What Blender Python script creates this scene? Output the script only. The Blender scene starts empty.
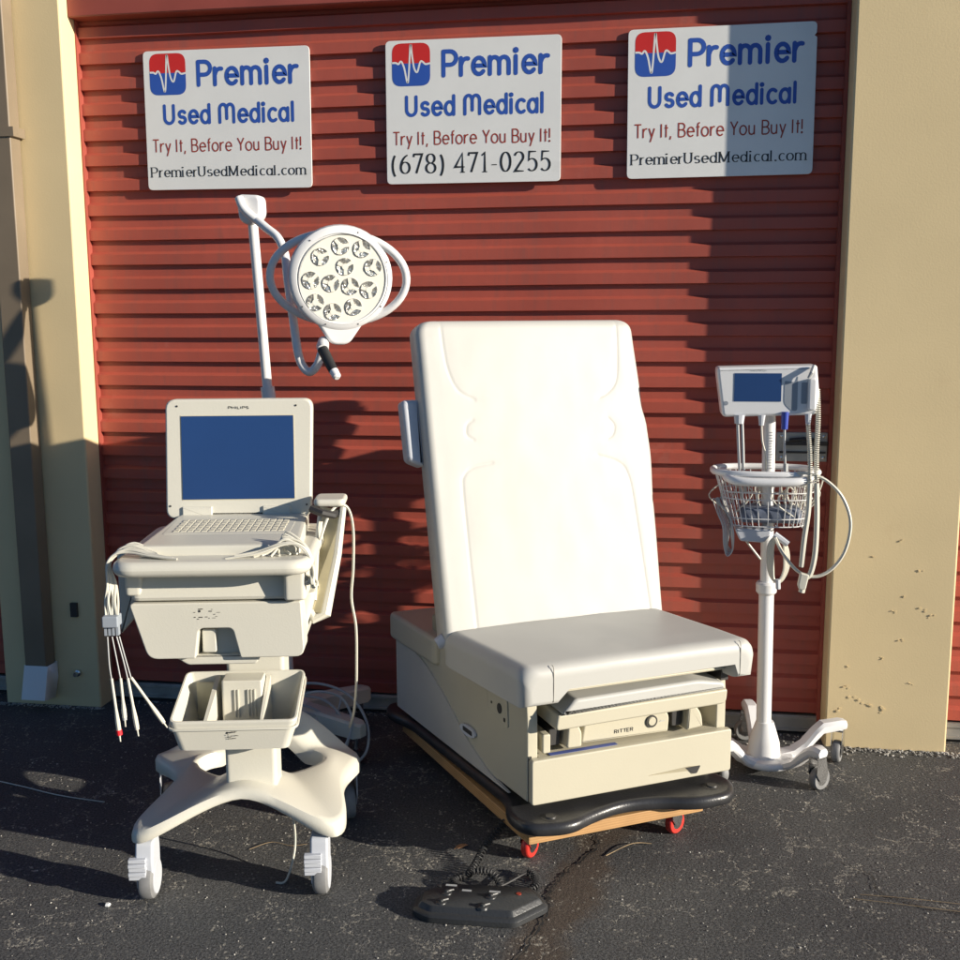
import bpy, bmesh, math, random
from math import sin, cos, pi, radians, hypot, atan2
from mathutils import Vector, Matrix
random.seed(7)
S = bpy.context.scene
COL = S.collection

# ---------------------------------------------------------------- camera, sky, sun, exposure
cam = bpy.data.cameras.new('camera'); co = bpy.data.objects.new('camera', cam); COL.objects.link(co)
cam.sensor_width = 36; cam.lens = 40.5; cam.clip_start = .05; cam.clip_end = 900
YAW, PIT, ROL = radians(8.87), radians(8.69), radians(.29)
fwd = Vector((-sin(YAW)*cos(PIT), cos(YAW)*cos(PIT), -sin(PIT)))
rt = Vector((cos(YAW), sin(YAW), 0)); up = rt.cross(fwd)
r2 = rt*cos(ROL) - up*sin(ROL); u2 = up*cos(ROL) + rt*sin(ROL)
m = Matrix((r2, u2, -fwd)).transposed().to_4x4(); m.translation = (0, 0, 1.37)
co.matrix_world = m
S.camera = co

SUN_AZ, SUN_EL = radians(76.0), radians(14.8)      # azimuth measured from the wall normal towards +x
w = bpy.data.worlds.new('World'); S.world = w; w.use_nodes = True
nt = w.node_tree; nt.nodes.clear()
sky = nt.nodes.new('ShaderNodeTexSky'); sky.sky_type = 'NISHITA'; sky.sun_disc = False
sky.sun_elevation = SUN_EL
# light comes from (+sin az, -cos az): compass angle from +Y towards +X
sky.sun_rotation = radians(180) - SUN_AZ
sky.air_density = 1.0; sky.dust_density = .3; sky.ozone_density = 6.0
bg = nt.nodes.new('ShaderNodeBackground'); bg.inputs[1].default_value = .065
wo = nt.nodes.new('ShaderNodeOutputWorld')
nt.links.new(sky.outputs[0], bg.inputs[0]); nt.links.new(bg.outputs[0], wo.inputs[0])
sl = bpy.data.lights.new('sun', 'SUN'); sl.energy = 5.0; sl.angle = radians(.5); sl.color = (1, .91, .77)
so = bpy.data.objects.new('sun', sl); COL.objects.link(so)
sd = Vector((sin(SUN_AZ)*cos(SUN_EL), -cos(SUN_AZ)*cos(SUN_EL), sin(SUN_EL)))
so.rotation_euler = sd.to_track_quat('Z', 'Y').to_euler(); so.location = (6, -2, 5)
S.view_settings.view_transform = 'Standard'; S.view_settings.look = 'None'
S.view_settings.gamma = 1; S.view_settings.exposure = .66; S.view_settings.use_curve_mapping = False

# ---------------------------------------------------------------- materials
def mat(name, col, rough=.5, metal=0, var=.06, vscale=6, bump=0, bscale=60, spec=.5, stain=None, coat=0, vdetail=4):
    m = bpy.data.materials.new(name); m.use_nodes = True; t = m.node_tree; n = t.nodes
    b = n['Principled BSDF']; L = t.links
    b.inputs['Roughness'].default_value = rough; b.inputs['Metallic'].default_value = metal
    b.inputs['Specular IOR Level'].default_value = spec; b.inputs['Coat Weight'].default_value = coat
    tc = n.new('ShaderNodeTexCoord')
    no = n.new('ShaderNodeTexNoise'); no.inputs['Scale'].default_value = vscale; no.inputs['Detail'].default_value = vdetail
    L.new(tc.outputs['Object'], no.inputs['Vector'])
    cr = n.new('ShaderNodeValToRGB'); L.new(no.outputs['Fac'], cr.inputs[0])
    cr.color_ramp.elements[0].position = .3; cr.color_ramp.elements[1].position = .7
    cr.color_ramp.elements[0].color = tuple(max(0, c*(1-var)) for c in col)+(1,)
    cr.color_ramp.elements[1].color = tuple(min(1, c*(1+var)) for c in col)+(1,)
    out = cr.outputs[0]
    if stain:
        n2 = n.new('ShaderNodeTexNoise'); n2.inputs['Scale'].default_value = stain[1]; n2.inputs['Detail'].default_value = 8; n2.inputs['Roughness'].default_value = .7
        L.new(tc.outputs['Object'], n2.inputs['Vector'])
        c2 = n.new('ShaderNodeValToRGB'); c2.color_ramp.elements[0].position = stain[2]; c2.color_ramp.elements[1].position = stain[2]+.12
        c2.color_ramp.elements[0].color = (0, 0, 0, 1); c2.color_ramp.elements[1].color = (stain[3],)*3+(1,)
        L.new(n2.outputs['Fac'], c2.inputs[0])
        mx = n.new('ShaderNodeMixRGB'); L.new(c2.outputs[0], mx.inputs[0]); L.new(out, mx.inputs[1]); mx.inputs[2].default_value = tuple(stain[0])+(1,)
        out = mx.outputs[0]
    L.new(out, b.inputs['Base Color'])
    if bump:
        n3 = n.new('ShaderNodeTexNoise'); n3.inputs['Scale'].default_value = bscale; n3.inputs['Detail'].default_value = 5
        L.new(tc.outputs['Object'], n3.inputs['Vector'])
        bp = n.new('ShaderNodeBump'); bp.inputs['Strength'].default_value = bump; bp.inputs['Distance'].default_value = .004
        L.new(n3.outputs['Fac'], bp.inputs['Height']); L.new(bp.outputs[0], b.inputs['Normal'])
    return m

M = {}
M['door'] = mat('door red paint', (.385, .080, .052), .5, var=.12, vscale=2.2, bump=.15, bscale=25, stain=((.46, .17, .13), 3, .60, .5))
def streaks(m):
    t = m.node_tree; n = t.nodes; L = t.links; b = n['Principled BSDF']; tc = n.new('ShaderNodeTexCoord')
    mp = n.new('ShaderNodeMapping'); mp.inputs['Scale'].default_value = (9, 9, .9); L.new(tc.outputs['Object'], mp.inputs['Vector'])
    no = n.new('ShaderNodeTexNoise'); no.inputs['Scale'].default_value = 2.5; no.inputs['Detail'].default_value = 7; no.inputs['Roughness'].default_value = .7; L.new(mp.outputs[0], no.inputs['Vector'])
    cr = n.new('ShaderNodeValToRGB'); cr.color_ramp.elements[0].position = .50; cr.color_ramp.elements[1].position = .72
    cr.color_ramp.elements[0].color = (0, 0, 0, 1); cr.color_ramp.elements[1].color = (.55, .55, .55, 1); L.new(no.outputs['Fac'], cr.inputs[0])
    old = b.inputs['Base Color'].links[0].from_socket; mx = n.new('ShaderNodeMixRGB'); mx.inputs[2].default_value = (.24, .085, .065, 1)
    L.new(cr.outputs[0], mx.inputs[0]); L.new(old, mx.inputs[1]); L.new(mx.outputs[0], b.inputs['Base Color'])
streaks(M['door'])
M['header'] = mat('header red paint', (.30, .065, .045), .5, var=.1)
M['stucco'] = mat('beige painted stucco', (.70, .555, .315), .8, var=.04, vscale=3, bump=.08, bscale=160, stain=((.60, .44, .24), 5, .60, .30))
M['galv'] = mat('galvanised steel', (.42, .41, .38), .45, .6, var=.15, vscale=12, stain=((.2, .18, .15), 9, .6, .6))
M['rubber'] = mat('black rubber', (.02, .02, .021), .6, var=.2, bump=.1)
M['blackplastic'] = mat('black moulded plastic', (.028, .028, .030), .32, var=.25, vscale=14, bump=.15, bscale=180, stain=((.10, .095, .085), 12, .62, .35))
M['pedal'] = mat('charcoal plastic', (.030, .032, .034), .42, var=.2, bump=.2, bscale=160, stain=((.09, .085, .08), 20, .62, .35))
M['cream'] = mat('cream plastic', (.60, .58, .50), .42, var=.025, vscale=4, bump=.06, bscale=220, stain=((.52, .48, .38), 8, .66, .35))
M['creamdk'] = mat('darker cream plastic', (.60, .54, .36), .5, var=.06, vscale=40)  # darker copy of cream; shade of recesses put into the colour
M['casterwhite'] = mat('pale grey plastic', (.50, .52, .56), .45, var=.05)
M['white'] = mat('white enamel', (.70, .70, .70), .3, var=.02, vscale=5, stain=((.66, .64, .58), 14, .66, .3))
M['vinyl'] = mat('cream vinyl upholstery', (.47, .465, .435), .45, var=.03, vscale=3, bump=.16, bscale=9, stain=((.43, .42, .385), 2.4, .56, .6))
M['seam'] = mat('upholstery seam', (.35, .33, .28), .5, var=.05)
M['body'] = mat('beige table body', (.50, .465, .36), .40, var=.03, vscale=3, bump=.05, bscale=200, stain=((.43, .38, .28), 6, .64, .35))
M['bodygrey'] = mat('warm grey side cover', (.50, .48, .43), .45, var=.03)
M['bodydk'] = mat('shadow beige plastic', (.36, .32, .22), .5, var=.1)  # darker copy of the body beige; shade put into the colour
M['dark'] = mat('dark recess plastic', (.035, .033, .032), .5, var=.2)
M['screen'] = mat('screen painted sky blue', (.016, .048, .155), .17, var=.06, vscale=3, spec=.5)  # switched-off glass; blue sky reflection put into the base colour
M['signwhite'] = mat('sign white board', (.80, .80, .77), .45, var=.03, vscale=7, bump=.03, bscale=12, stain=((.66, .66, .62), 6, .62, .4))
M['blue'] = mat('sign blue ink', (.030, .095, .42), .45, var=.05)
M['redink'] = mat('sign bright red ink', (.62, .025, .02), .45, var=.05)
M['maroon'] = mat('sign maroon ink', (.34, .045, .025), .5, var=.05)
M['black'] = mat('sign black ink', (.018, .020, .022), .5, var=.1)
M['chrome'] = mat('worn chrome', (.62, .62, .62), .22, 1, var=.1, vscale=40)
M['lens'] = mat('reflector cup', (.62, .60, .55), .18, .8, var=.5, vscale=160, bump=1.0, bscale=110)
M['lampface'] = mat('lamp face acrylic', (.72, .70, .62), .3, var=.03)
M['cable'] = mat('off white cable', (.58, .56, .48), .5, var=.05)
M['greycable'] = mat('grey cable', (.42, .43, .43), .5, var=.08)
M['greyblue'] = mat('grey blue plastic', (.26, .29, .33), .5, var=.08)
M['blueplug'] = mat('blue plug', (.03, .06, .35), .4)
M['redplug'] = mat('red plug', (.65, .02, .03), .4)
M['wheelred'] = mat('red polyurethane', (.60, .035, .025), .35, var=.12, vscale=20, stain=((.2, .05, .04), 30, .58, .5))
M['tread'] = mat('grey rubber tread', (.20, .20, .20), .55, var=.15, vscale=30)
M['downspout'] = mat('bronze downspout', (.20, .155, .105), .5, var=.12, vscale=5)
M['leaf'] = mat('dry leaf', (.40, .20, .09), .8, var=.4, vscale=60)
M['straw'] = mat('pine straw', (.27, .19, .10), .7, var=.3, vscale=30)
M['stone'] = mat('small pale stones', (.42, .40, .36), .8, var=.5, vscale=9, vdetail=1)
M['keys'] = mat('keyboard keys', (.54, .51, .41), .5, var=.12, vscale=90)
M['bluepack'] = mat('blue packs', (.07, .10, .30), .5, var=.2, vscale=30)
M['basketfill'] = mat('dark blue grey pouch', (.10, .12, .17), .6, var=.4, vscale=30)
M['gauge'] = mat('printed scale', (.55, .55, .53), .5)
# plywood: layered edge
def plywood():
    m = mat('plywood', (.50, .29, .12), .55, var=.12, vscale=14)
    t = m.node_tree; n = t.nodes; L = t.links; b = n['Principled BSDF']
    tc = n.new('ShaderNodeTexCoord'); wv = n.new('ShaderNodeTexWave'); wv.wave_type = 'BANDS'; wv.bands_direction = 'Z'
    wv.inputs['Scale'].default_value = 46; wv.inputs['Distortion'].default_value = .6; wv.inputs['Detail'].default_value = 2
    L.new(tc.outputs['Object'], wv.inputs['Vector'])
    old = b.inputs['Base Color'].links[0].from_socket
    mx = n.new('ShaderNodeMixRGB'); mx.inputs[2].default_value = (.30, .15, .06, 1)
    mm = n.new('ShaderNodeMath'); mm.operation = 'MULTIPLY'; mm.inputs[1].default_value = .45
    L.new(wv.outputs['Fac'], mm.inputs[0]); L.new(mm.outputs[0], mx.inputs[0]); L.new(old, mx.inputs[1]); L.new(mx.outputs[0], b.inputs['Base Color'])
    return m
M['plywood'] = plywood()

def asphalt():
    m = bpy.data.materials.new('sealed asphalt'); m.use_nodes = True; t = m.node_tree; n = t.nodes; L = t.links
    b = n['Principled BSDF']; tc = n.new('ShaderNodeTexCoord')
    def noise(sc, det=6, ro=.6, vec=None):
        x = n.new('ShaderNodeTexNoise'); x.inputs['Scale'].default_value = sc; x.inputs['Detail'].default_value = det; x.inputs['Roughness'].default_value = ro
        L.new(vec or tc.outputs['Object'], x.inputs['Vector']); return x
    def ramp(src, p0, p1, c0=(0, 0, 0), c1=(1, 1, 1)):
        r = n.new('ShaderNodeValToRGB'); r.color_ramp.elements[0].position = p0; r.color_ramp.elements[1].position = p1
        r.color_ramp.elements[0].color = c0+(1,); r.color_ramp.elements[1].color = c1+(1,); L.new(src, r.inputs[0]); return r.outputs[0]
    def math_(op, a, b_):
        x = n.new('ShaderNodeMath'); x.operation = op
        for i, v in enumerate((a, b_)):
            if isinstance(v, (int, float)): x.inputs[i].default_value = v
            else: L.new(v, x.inputs[i])
        return x.outputs[0]
    def mix(f, a, b_):
        x = n.new('ShaderNodeMixRGB'); 
        if isinstance(f, (int, float)): x.inputs[0].default_value = f
        else: L.new(f, x.inputs[0])
        for i, v in ((1, a), (2, b_)):
            if isinstance(v, tuple): x.inputs[i].default_value = v+(1,)
            else: L.new(v, x.inputs[i])
        return x.outputs[0]
    big = ramp(noise(1.6, 5).outputs['Fac'], .35, .7, (.070, .071, .072), (.108, .108, .106))
    fine = ramp(noise(170, 3, .7).outputs['Fac'], .38, .68, (.45, .45, .45), (1.5, 1.5, 1.5))
    mulx = n.new('ShaderNodeMixRGB'); mulx.blend_type = 'MULTIPLY'; mulx.inputs[0].default_value = 1
    L.new(big, mulx.inputs[1]); L.new(fine, mulx.inputs[2]); col = mulx.outputs[0]
    # distorted coordinates for cracks
    dn = noise(7, 6, .65)
    add = n.new('ShaderNodeVectorMath'); add.operation = 'MULTIPLY_ADD'
    L.new(dn.outputs['Color'], add.inputs[0]); add.inputs[1].default_value = (.22, .22, .22); L.new(tc.outputs['Object'], add.inputs[2])
    vo = n.new('ShaderNodeTexVoronoi'); vo.feature = 'DISTANCE_TO_EDGE'; vo.inputs['Scale'].default_value = 8.0; L.new(add.outputs[0], vo.inputs['Vector'])
    crack = ramp(vo.outputs['Distance'], .008, .036, (1, 1, 1), (0, 0, 0))
    brk = ramp(noise(4.5, 6, .75).outputs['Fac'], .48, .55)
    spk = ramp(noise(110, 3, .8).outputs['Fac'], .47, .56)
    cm = math_('MULTIPLY', math_('MULTIPLY', crack, brk), spk)
    # fine exposed aggregate specks
    v2 = n.new('ShaderNodeTexVoronoi'); v2.inputs['Scale'].default_value = 80; v2.inputs['Randomness'].default_value = 1; L.new(tc.outputs['Object'], v2.inputs['Vector'])
    sp = ramp(v2.outputs['Distance'], .22, .36, (1, 1, 1), (0, 0, 0))
    sel = n.new('ShaderNodeSeparateColor'); L.new(v2.outputs['Color'], sel.inputs[0])
    sel2 = ramp(sel.outputs[0], .78, .84)
    spn = ramp(noise(9, 4).outputs['Fac'], .36, .54)
    sm = math_('MULTIPLY', math_('MULTIPLY', sp, sel2), spn)
    tot = math_('MINIMUM', math_('ADD', math_('MULTIPLY', cm, .9), math_('MULTIPLY', sm, .62)), 1.0)
    # brown soil stain along the long crack
    sx = n.new('ShaderNodeSeparateXYZ'); L.new(tc.outputs['Object'], sx.inputs[0])
    line = math_('ADD', math_('MULTIPLY', sx.outputs[1], .2), -.64)
    dist = math_('ABSOLUTE', math_('ADD', math_('SUBTRACT', sx.outputs[0], line), math_('MULTIPLY', math_('SUBTRACT', noise(6, 5).outputs['Fac'], .5), .18)), 0)
    st = math_('MULTIPLY', ramp(dist, .035, .085, (1, 1, 1), (0, 0, 0)), ramp(sx.outputs[1], 0.0, 1.0))
    ylim = ramp(math_('SUBTRACT', 2.85, sx.outputs[1]), 0, .12)
    st = math_('MULTIPLY', math_('MULTIPLY', st, ylim), .75)
    col = mix(st, col, (.078, .056, .040))
    mosst = ramp(noise(3.1, 5).outputs['Fac'], .66, .74)
    col = mix(math_('MULTIPLY', mosst, .35), col, (.10, .085, .05))
    col = mix(tot, col, (.40, .37, .31))
    L.new(col, b.inputs['Base Color'])
    b.inputs['Roughness'].default_value = .72; b.inputs['Specular IOR Level'].default_value = .35
    h = math_('ADD', math_('MULTIPLY', noise(140, 4, .7).outputs['Fac'], 1.0), math_('MULTIPLY', noise(28, 4).outputs['Fac'], .8))
    h = math_('SUBTRACT', h, math_('MULTIPLY', crack, math_('MULTIPLY', brk, .5)))
    bp = n.new('ShaderNodeBump'); bp.inputs['Strength'].default_value = .55; bp.inputs['Distance'].default_value = .006
    L.new(h, bp.inputs['Height']); L.new(bp.outputs[0], b.inputs['Normal'])
    return m
M['asphalt'] = asphalt()

# ---------------------------------------------------------------- mesh helpers
class B:
    def __init__(s, xf=None): s.bm = bmesh.new(); s.xf = xf
    def v(s, p): return s.bm.verts.new(p)
    def f(s, vs):
        try: return s.bm.faces.new(vs)
        except ValueError: return None
    def rings(s, rs, closed=True, cap=True, loop=False):
        R = [[s.v(p) for p in r] for r in rs]; n = len(R[0])
        pairs = list(zip(R, R[1:])) + ([(R[-1], R[0])] if loop else [])
        for a, b in pairs:
            for i in range(n if closed else n-1):
                j = (i+1) % n; s.f([a[i], a[j], b[j], b[i]])
        if cap and not loop and closed: s.f(R[0][::-1]); s.f(R[-1])
        return s
    def box(s, x0, x1, y0, y1, z0, z1, bv=0, seg=2):
        if bv:
            return s.slab(prr([(x0, y0), (x1, y0), (x1, y1), (x0, y1)], bv, 3), z0, z1, bv)
        return s.rings([[(x0, y0, z), (x1, y0, z), (x1, y1, z), (x0, y1, z)] for z in (z0, z1)])
    def slab(s, out, t0, t1, er=0, mp=None, n=3, er0=None):
        mp = mp or (lambda u, v, t: (u, v, t))
        er0 = er if er0 is None else er0
        er = min(er, abs(t1-t0)*.49) if er0 else er
        rs = []
        if er0:
            for i in range(n+1):
                a = pi/2*i/n; o = inset(out, er0*(1-sin(a))); t = t0+er0*(1-cos(a)); rs.append([mp(u, v, t) for u, v in o])
        else: rs.append([mp(u, v, t0) for u, v in out])
        if er:
            for i in range(n+1):
                a = pi/2*i/n; o = inset(out, er*(1-cos(a))); t = t1-er*(1-sin(a)); rs.append([mp(u, v, t) for u, v in o])
        else: rs.append([mp(u, v, t1) for u, v in out])
        return s.rings(rs)
    def tube(s, pts, r, seg=8, closed=False):
        pts = [Vector(p) for p in pts]; n = len(pts); R = []
        rr = r if isinstance(r, (list, tuple)) else [r]*n
        nrm = None
        for i, p in enumerate(pts):
            a = pts[(i-1) % n] if (closed or i) else p; b = pts[(i+1) % n] if (closed or i < n-1) else p
            t = (b-a).normalized() if (b-a).length > 1e-9 else Vector((0, 0, 1))
            if nrm is None:
                nrm = t.orthogonal().normalized()
            nrm = (nrm - t*nrm.dot(t)); nrm = nrm.normalized() if nrm.length > 1e-6 else t.orthogonal().normalized()
            bi = t.cross(nrm)
            R.append([p + (nrm*cos(2*pi*k/seg)+bi*sin(2*pi*k/seg))*rr[i] for k in range(seg)])
        return s.rings(R, loop=closed)
    def lathe(s, prof, c=(0, 0, 0), axis='z', seg=24):
        ax = {'x': Vector((1, 0, 0)), 'y': Vector((0, 1, 0)), 'z': Vector((0, 0, 1))}[axis] if isinstance(axis, str) else Vector(axis).normalized()
        o = ax.orthogonal().normalized() if not isinstance(axis, str) else {'x': Vector((0, 1, 0)), 'y': Vector((1, 0, 0)), 'z': Vector((1, 0, 0))}[axis]
        p = ax.cross(o); c = Vector(c)
        R = [[c+ax*h+(o*cos(2*pi*k/seg)+p*sin(2*pi*k/seg))*max(r, 1e-5) for k in range(seg)] for r, h in prof]
        return s.rings(R)
    def ball(s, c, r, seg=12, sc=(1, 1, 1)):
        R = []
        for i in range(1, seg):
            a = pi*i/seg
            R.append([(c[0]+r*sc[0]*sin(a)*cos(2*pi*k/seg), c[1]+r*sc[1]*sin(a)*sin(2*pi*k/seg), c[2]-r*sc[2]*cos(a)) for k in range(seg)])
        return s.rings(R)
    def make(s, name, m, parent=None, label=None, sharp=35, bevel=0):
        if s.xf:
            for v in s.bm.verts: v.co = Vector(s.xf(*v.co))
        bmesh.ops.recalc_face_normals(s.bm, faces=s.bm.faces)
        me = bpy.data.meshes.new(name); s.bm.to_mesh(me); s.bm.free()
        me.materials.append(M[m] if isinstance(m, str) else m)
        for p in me.polygons: p.use_smooth = True
        me.set_sharp_from_angle(angle=radians(sharp))
        o = bpy.data.objects.new(name, me); COL.objects.link(o)
        if parent is not None: o.parent = parent
        if label: o['label'] = label
        if any(len(p.vertices) > 4 for p in me.polygons) and len(me.polygons) < 4000 and name != 'backrest':
            wn = o.modifiers.new('w', 'WEIGHTED_NORMAL'); wn.mode = 'FACE_AREA'; wn.weight = 60; wn.keep_sharp = True
        if bevel:
            bv = o.modifiers.new('b', 'BEVEL'); bv.width = bevel; bv.segments = 2; bv.limit_method = 'ANGLE'; bv.angle_limit = radians(40)
        return o

def area(o): return sum(a[0]*b[1]-b[0]*a[1] for a, b in zip(o, o[1:]+o[:1]))/2
def inset(o, d):
    if abs(d) < 1e-9: return list(o)
    n = len(o); sg = 1 if area(o) > 0 else -1; res = []
    for i in range(n):
        a, b, c = o[i-1], o[i], o[(i+1) % n]
        e1 = (b[0]-a[0], b[1]-a[1]); e2 = (c[0]-b[0], c[1]-b[1])
        l1 = hypot(*e1) or 1e-9; l2 = hypot(*e2) or 1e-9
        n1 = (-e1[1]/l1, e1[0]/l1); n2 = (-e2[1]/l2, e2[0]/l2)
        s_ = (n1[0]+n2[0], n1[1]+n2[1]); q = 1+n1[0]*n2[0]+n1[1]*n2[1]; q = max(q, .5)
        res.append((b[0]+sg*d*s_[0]/q, b[1]+sg*d*s_[1]/q))
    return res
def prr(pts, r, n=5):
    """polygon with rounded corners; r a number or one per corner"""
    N = len(pts); rr = r if isinstance(r, (list, tuple)) else [r]*N; out = []
    for i in range(N):
        a, b, c = Vector(pts[i-1]), Vector(pts[i]), Vector(pts[(i+1) % N])
        d1 = (a-b); d2 = (c-b); R = min(rr[i], d1.length*.49, d2.length*.49)
        if R < 1e-6: out.append(tuple(b)); continue
        p, q = b+d1.normalized()*R, b+d2.normalized()*R
        for k in range(n+1):
            t = k/n; out.append(tuple(p*(1-t)**2+b*2*t*(1-t)+q*t*t))
    return out
def rrect(x0, x1, y0, y1, r, n=5): return prr([(x0, y0), (x1, y0), (x1, y1), (x0, y1)], r, n)
def spline(pts, n=8, closed=False):
    P = [Vector(p) for p in pts]; N = len(P); out = []
    for i in range(N if closed else N-1):
        g = lambda k: P[k % N] if closed else P[max(0, min(N-1, k))]
        p0, p1, p2, p3 = g(i-1), g(i), g(i+1), g(i+2)
        for k in range(n):
            t = k/n
            out.append(.5*((2*p1)+(p2-p0)*t+(2*p0-5*p1+4*p2-p3)*t*t+(3*p1-p0-3*p2+p3)*t**3))
    if not closed: out.append(P[-1])
    return out
def thing(name, label, cat, loc=(0, 0, 0), rz=0, group=None):
    o = bpy.data.objects.new(name, None); COL.objects.link(o); o.empty_display_size = .1
    o.location = loc; o.rotation_euler = (0, 0, rz); return tag(o, label, cat, group)
def tag(o, label, cat, group=None):
    o['label'] = label; o['category'] = cat
    if group: o['group'] = group
    return o
def kind(o, k): o['kind'] = k; return o
def XZ(y, sgn=1):  # outline (x,z), thickness along +y
    return lambda u, v, t: (u, y+t*sgn, v)

# ---------------------------------------------------------------- stroke lettering
def arc(cx, cy, rx, ry, a0, a1, n=10):
    return [(cx+rx*cos(radians(a0+(a1-a0)*i/n)), cy+ry*sin(radians(a0+(a1-a0)*i/n))) for i in range(n+1)]
X = .70
G = {
 'P': (.62, [[(0, 0), (0, 1)], [(0, 1), (.30, 1)]+arc(.30, .72, .28, .28, 90, -90)+[(0, .44)]], [(0, 0)]),
 'r': (.36, [[(0, 0), (0, X)], [(0, .40)]+arc(.26, .40, .24, .28, 165, 75, 6)], [(0, 0)]),
 'e': (.60, [[(.02, .36), (.54, .36)]+arc(.28, .35, .26, .34, 2, 318, 16)], []),
 'm': (.98, [[(0, 0), (0, X)], [(0, .42)]+arc(.21, .46, .21, .23, 175, 0)+[(.42, 0)], [(.42, .42)]+arc(.63, .46, .21, .23, 175, 0)+[(.84, 0)]], [(0, 0), (.42, 0), (.84, 0)]),
 'i': (.16, [[(0, 0), (0, X)], arc(0, .95, .035, .035, 0, 360, 8)], [(0, 0)]),
 'U': (.74, [[(0, 1), (0, .32)]+arc(.29, .32, .29, .31, 180, 360)+[(.58, 1)]], [(0, 1), (.58, 1)]),
 's': (.50, [arc(.22, .51, .19, .17, 30, 250, 10)+arc(.22, .18, .20, .17, 80, -150, 10)], []),
 'd': (.62, [arc(.25, .34, .25, .34, 20, 340, 16), [(.5, 1), (.5, 0)]], [(.5, 0)]),
 'M': (1.02, [[(0, 0), (0, .66)]+arc(.22, .72, .22, .27, 180, 0)+[(.44, .2)], [(.44, .60)]+arc(.66, .72, .22, .27, 180, 0)+[(.88, 0)]], []),
 'c': (.52, [arc(.27, .34, .26, .34, 50, 310, 14)], []),
 'a': (.62, [arc(.25, .34, .25, .34, 20, 340, 16), [(.5, X), (.5, 0)]], [(.5, 0)]),
 'l': (.16, [[(0, 0), (0, 1)]], [(0, 0)]),
 'T': (.60, [[(0, 1), (.56, 1)], [(.28, 1), (.28, 0)]], []),
 'y': (.50, [[(0, X), (.23, .02)], [(.44, X), (.10, -.32)]], []),
 'I': (.16, [[(0, 0), (0, 1)]], []),
 't': (.34, [[(.12, .95), (.12, 0)], [(0, X), (.27, X)]], []),
 ',': (.18, [[(.05, .08), (-.02, -.18)]], []),
 'B': (.60, [[(0, 0), (0, 1), (.26, 1)]+arc(.26, .76, .23, .24, 90, -90, 8)+[(0, .52)], [(.26, .52)]+arc(.28, .26, .26, .26, 90, -90, 8)+[(0, 0)]], []),
 'f': (.32, [arc(.26, .85, .14, .15, 80, 180, 6)+[(.12, 0)], [(0, X), (.26, X)]], []),
 'o': (.62, [arc(.27, .34, .27, .34, 0, 360, 18)], []),
 'Y': (.62, [[(0, 1), (.28, .48), (.28, 0)], [(.56, 1), (.28, .48)]], []),
 'u': (.56, [[(0, X), (0, .24)]+arc(.21, .24, .21, .23, 180, 360)+[(.42, X)], [(.42, .3), (.42, 0)]], [(.42, 0)]),
 '!': (.16, [[(0, 1), (0, .28)], arc(0, .04, .03, .03, 0, 360, 8)], []),
 '.': (.22, [arc(.05, .03, .04, .04, 0, 360, 8)], []),
 '(': (.34, [arc(.42, .40, .38, .72, 130, 230, 12)], []),
 ')': (.34, [arc(-.18, .40, .38, .72, 50, -50, 12)], []),
 '6': (.60, [arc(.26, .30, .24, .30, 0, 360, 16), arc(.56, .30, .54, .70, 178, 108, 8)], []),
 '7': (.54, [[(0, .86), (.02, 1), (.46, 1), (.14, 0)]], []),
 '8': (.60, [arc(.26, .26, .25, .26, 0, 360, 16), arc(.26, .76, .21, .24, 0, 360, 16)], []),
 '4': (.60, [[(.52, .28), (0, .28), (.40, 1), (.40, 0)]], []),
 '1': (.42, [[(.04, .86), (.20, 1), (.20, 0)]], []),
 '-': (.38, [[(.02, .36), (.30, .36)]], []),
 '0': (.60, [arc(.26, .5, .25, .5, 0, 360, 20)], []),
 '2': (.58, [arc(.24, .74, .23, .26, 165, -30, 10)+[(.03, 0), (.50, 0)]], []),
 '5': (.56, [[(.44, 1), (.08, 1), (.05, .56)]+arc(.22, .32, .25, .32, 120, -140, 12)], []),
 'H': (.66, [[(0, 0), (0, 1)], [(.5, 0), (.5, 1)], [(0, .5), (.5, .5)]], []),
 'L': (.5, [[(0, 1), (0, 0), (.38, 0)]], []),
 'S': (.6, [arc(.24, .74, .22, .25, 40, 260, 10)+arc(.24, .25, .24, .24, 80, -145, 10)], []),
 'R': (.64, [[(0, 0), (0, 1), (.26, 1)]+arc(.26, .76, .24, .24, 90, -90, 8)+[(0, .52)], [(.26, .52), (.5, 0)]], []),
 'E': (.54, [[(.42, 0), (0, 0), (0, 1), (.42, 1)], [(0, .52), (.36, .52)]], []),
 'W': (.9, [[(0, 1), (.2, 0), (.4, .9), (.6, 0), (.8, 1)]], []),
 'h': (.56, [[(0, 0), (0, 1)], [(0, .42)]+arc(.21, .46, .21, .23, 175, 0)+[(.42, 0)]], []),
 'A': (.66, [[(0, 0), (.27, 1), (.54, 0)], [(.1, .34), (.44, .34)]], []),
 'n': (.56, [[(0, 0), (0, X)], [(0, .42)]+arc(.21, .46, .21, .23, 175, 0)+[(.42, 0)]], []),
}
GS = dict(G)   # serif capital M
GS['M'] = (.96, [[(0, 0), (0, 1)], [(0, 1), (.38, .05)], [(.38, .05), (.76, 1)], [(.76, 1), (.76, 0)]], [(0, 0), (.76, 0), (0, 1), (.76, 1)])
GS['P'] = (.68, G['P'][1], [(0, 0), (0, 1)])
GS['m'] = (.93, G['m'][1], G['m'][2]); GS['l'] = (.22, G['l'][1], [(0, 0)]); GS['i'] = (.24, G['i'][1], [(0, 0)]); GS['1'] = (.42, G['1'][1], [(.20, 0)]); GS['4'] = (.60, G['4'][1], [(.40, 0)])
GS['d'] = (.66, G['d'][1], [(.5, 0)])
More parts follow.
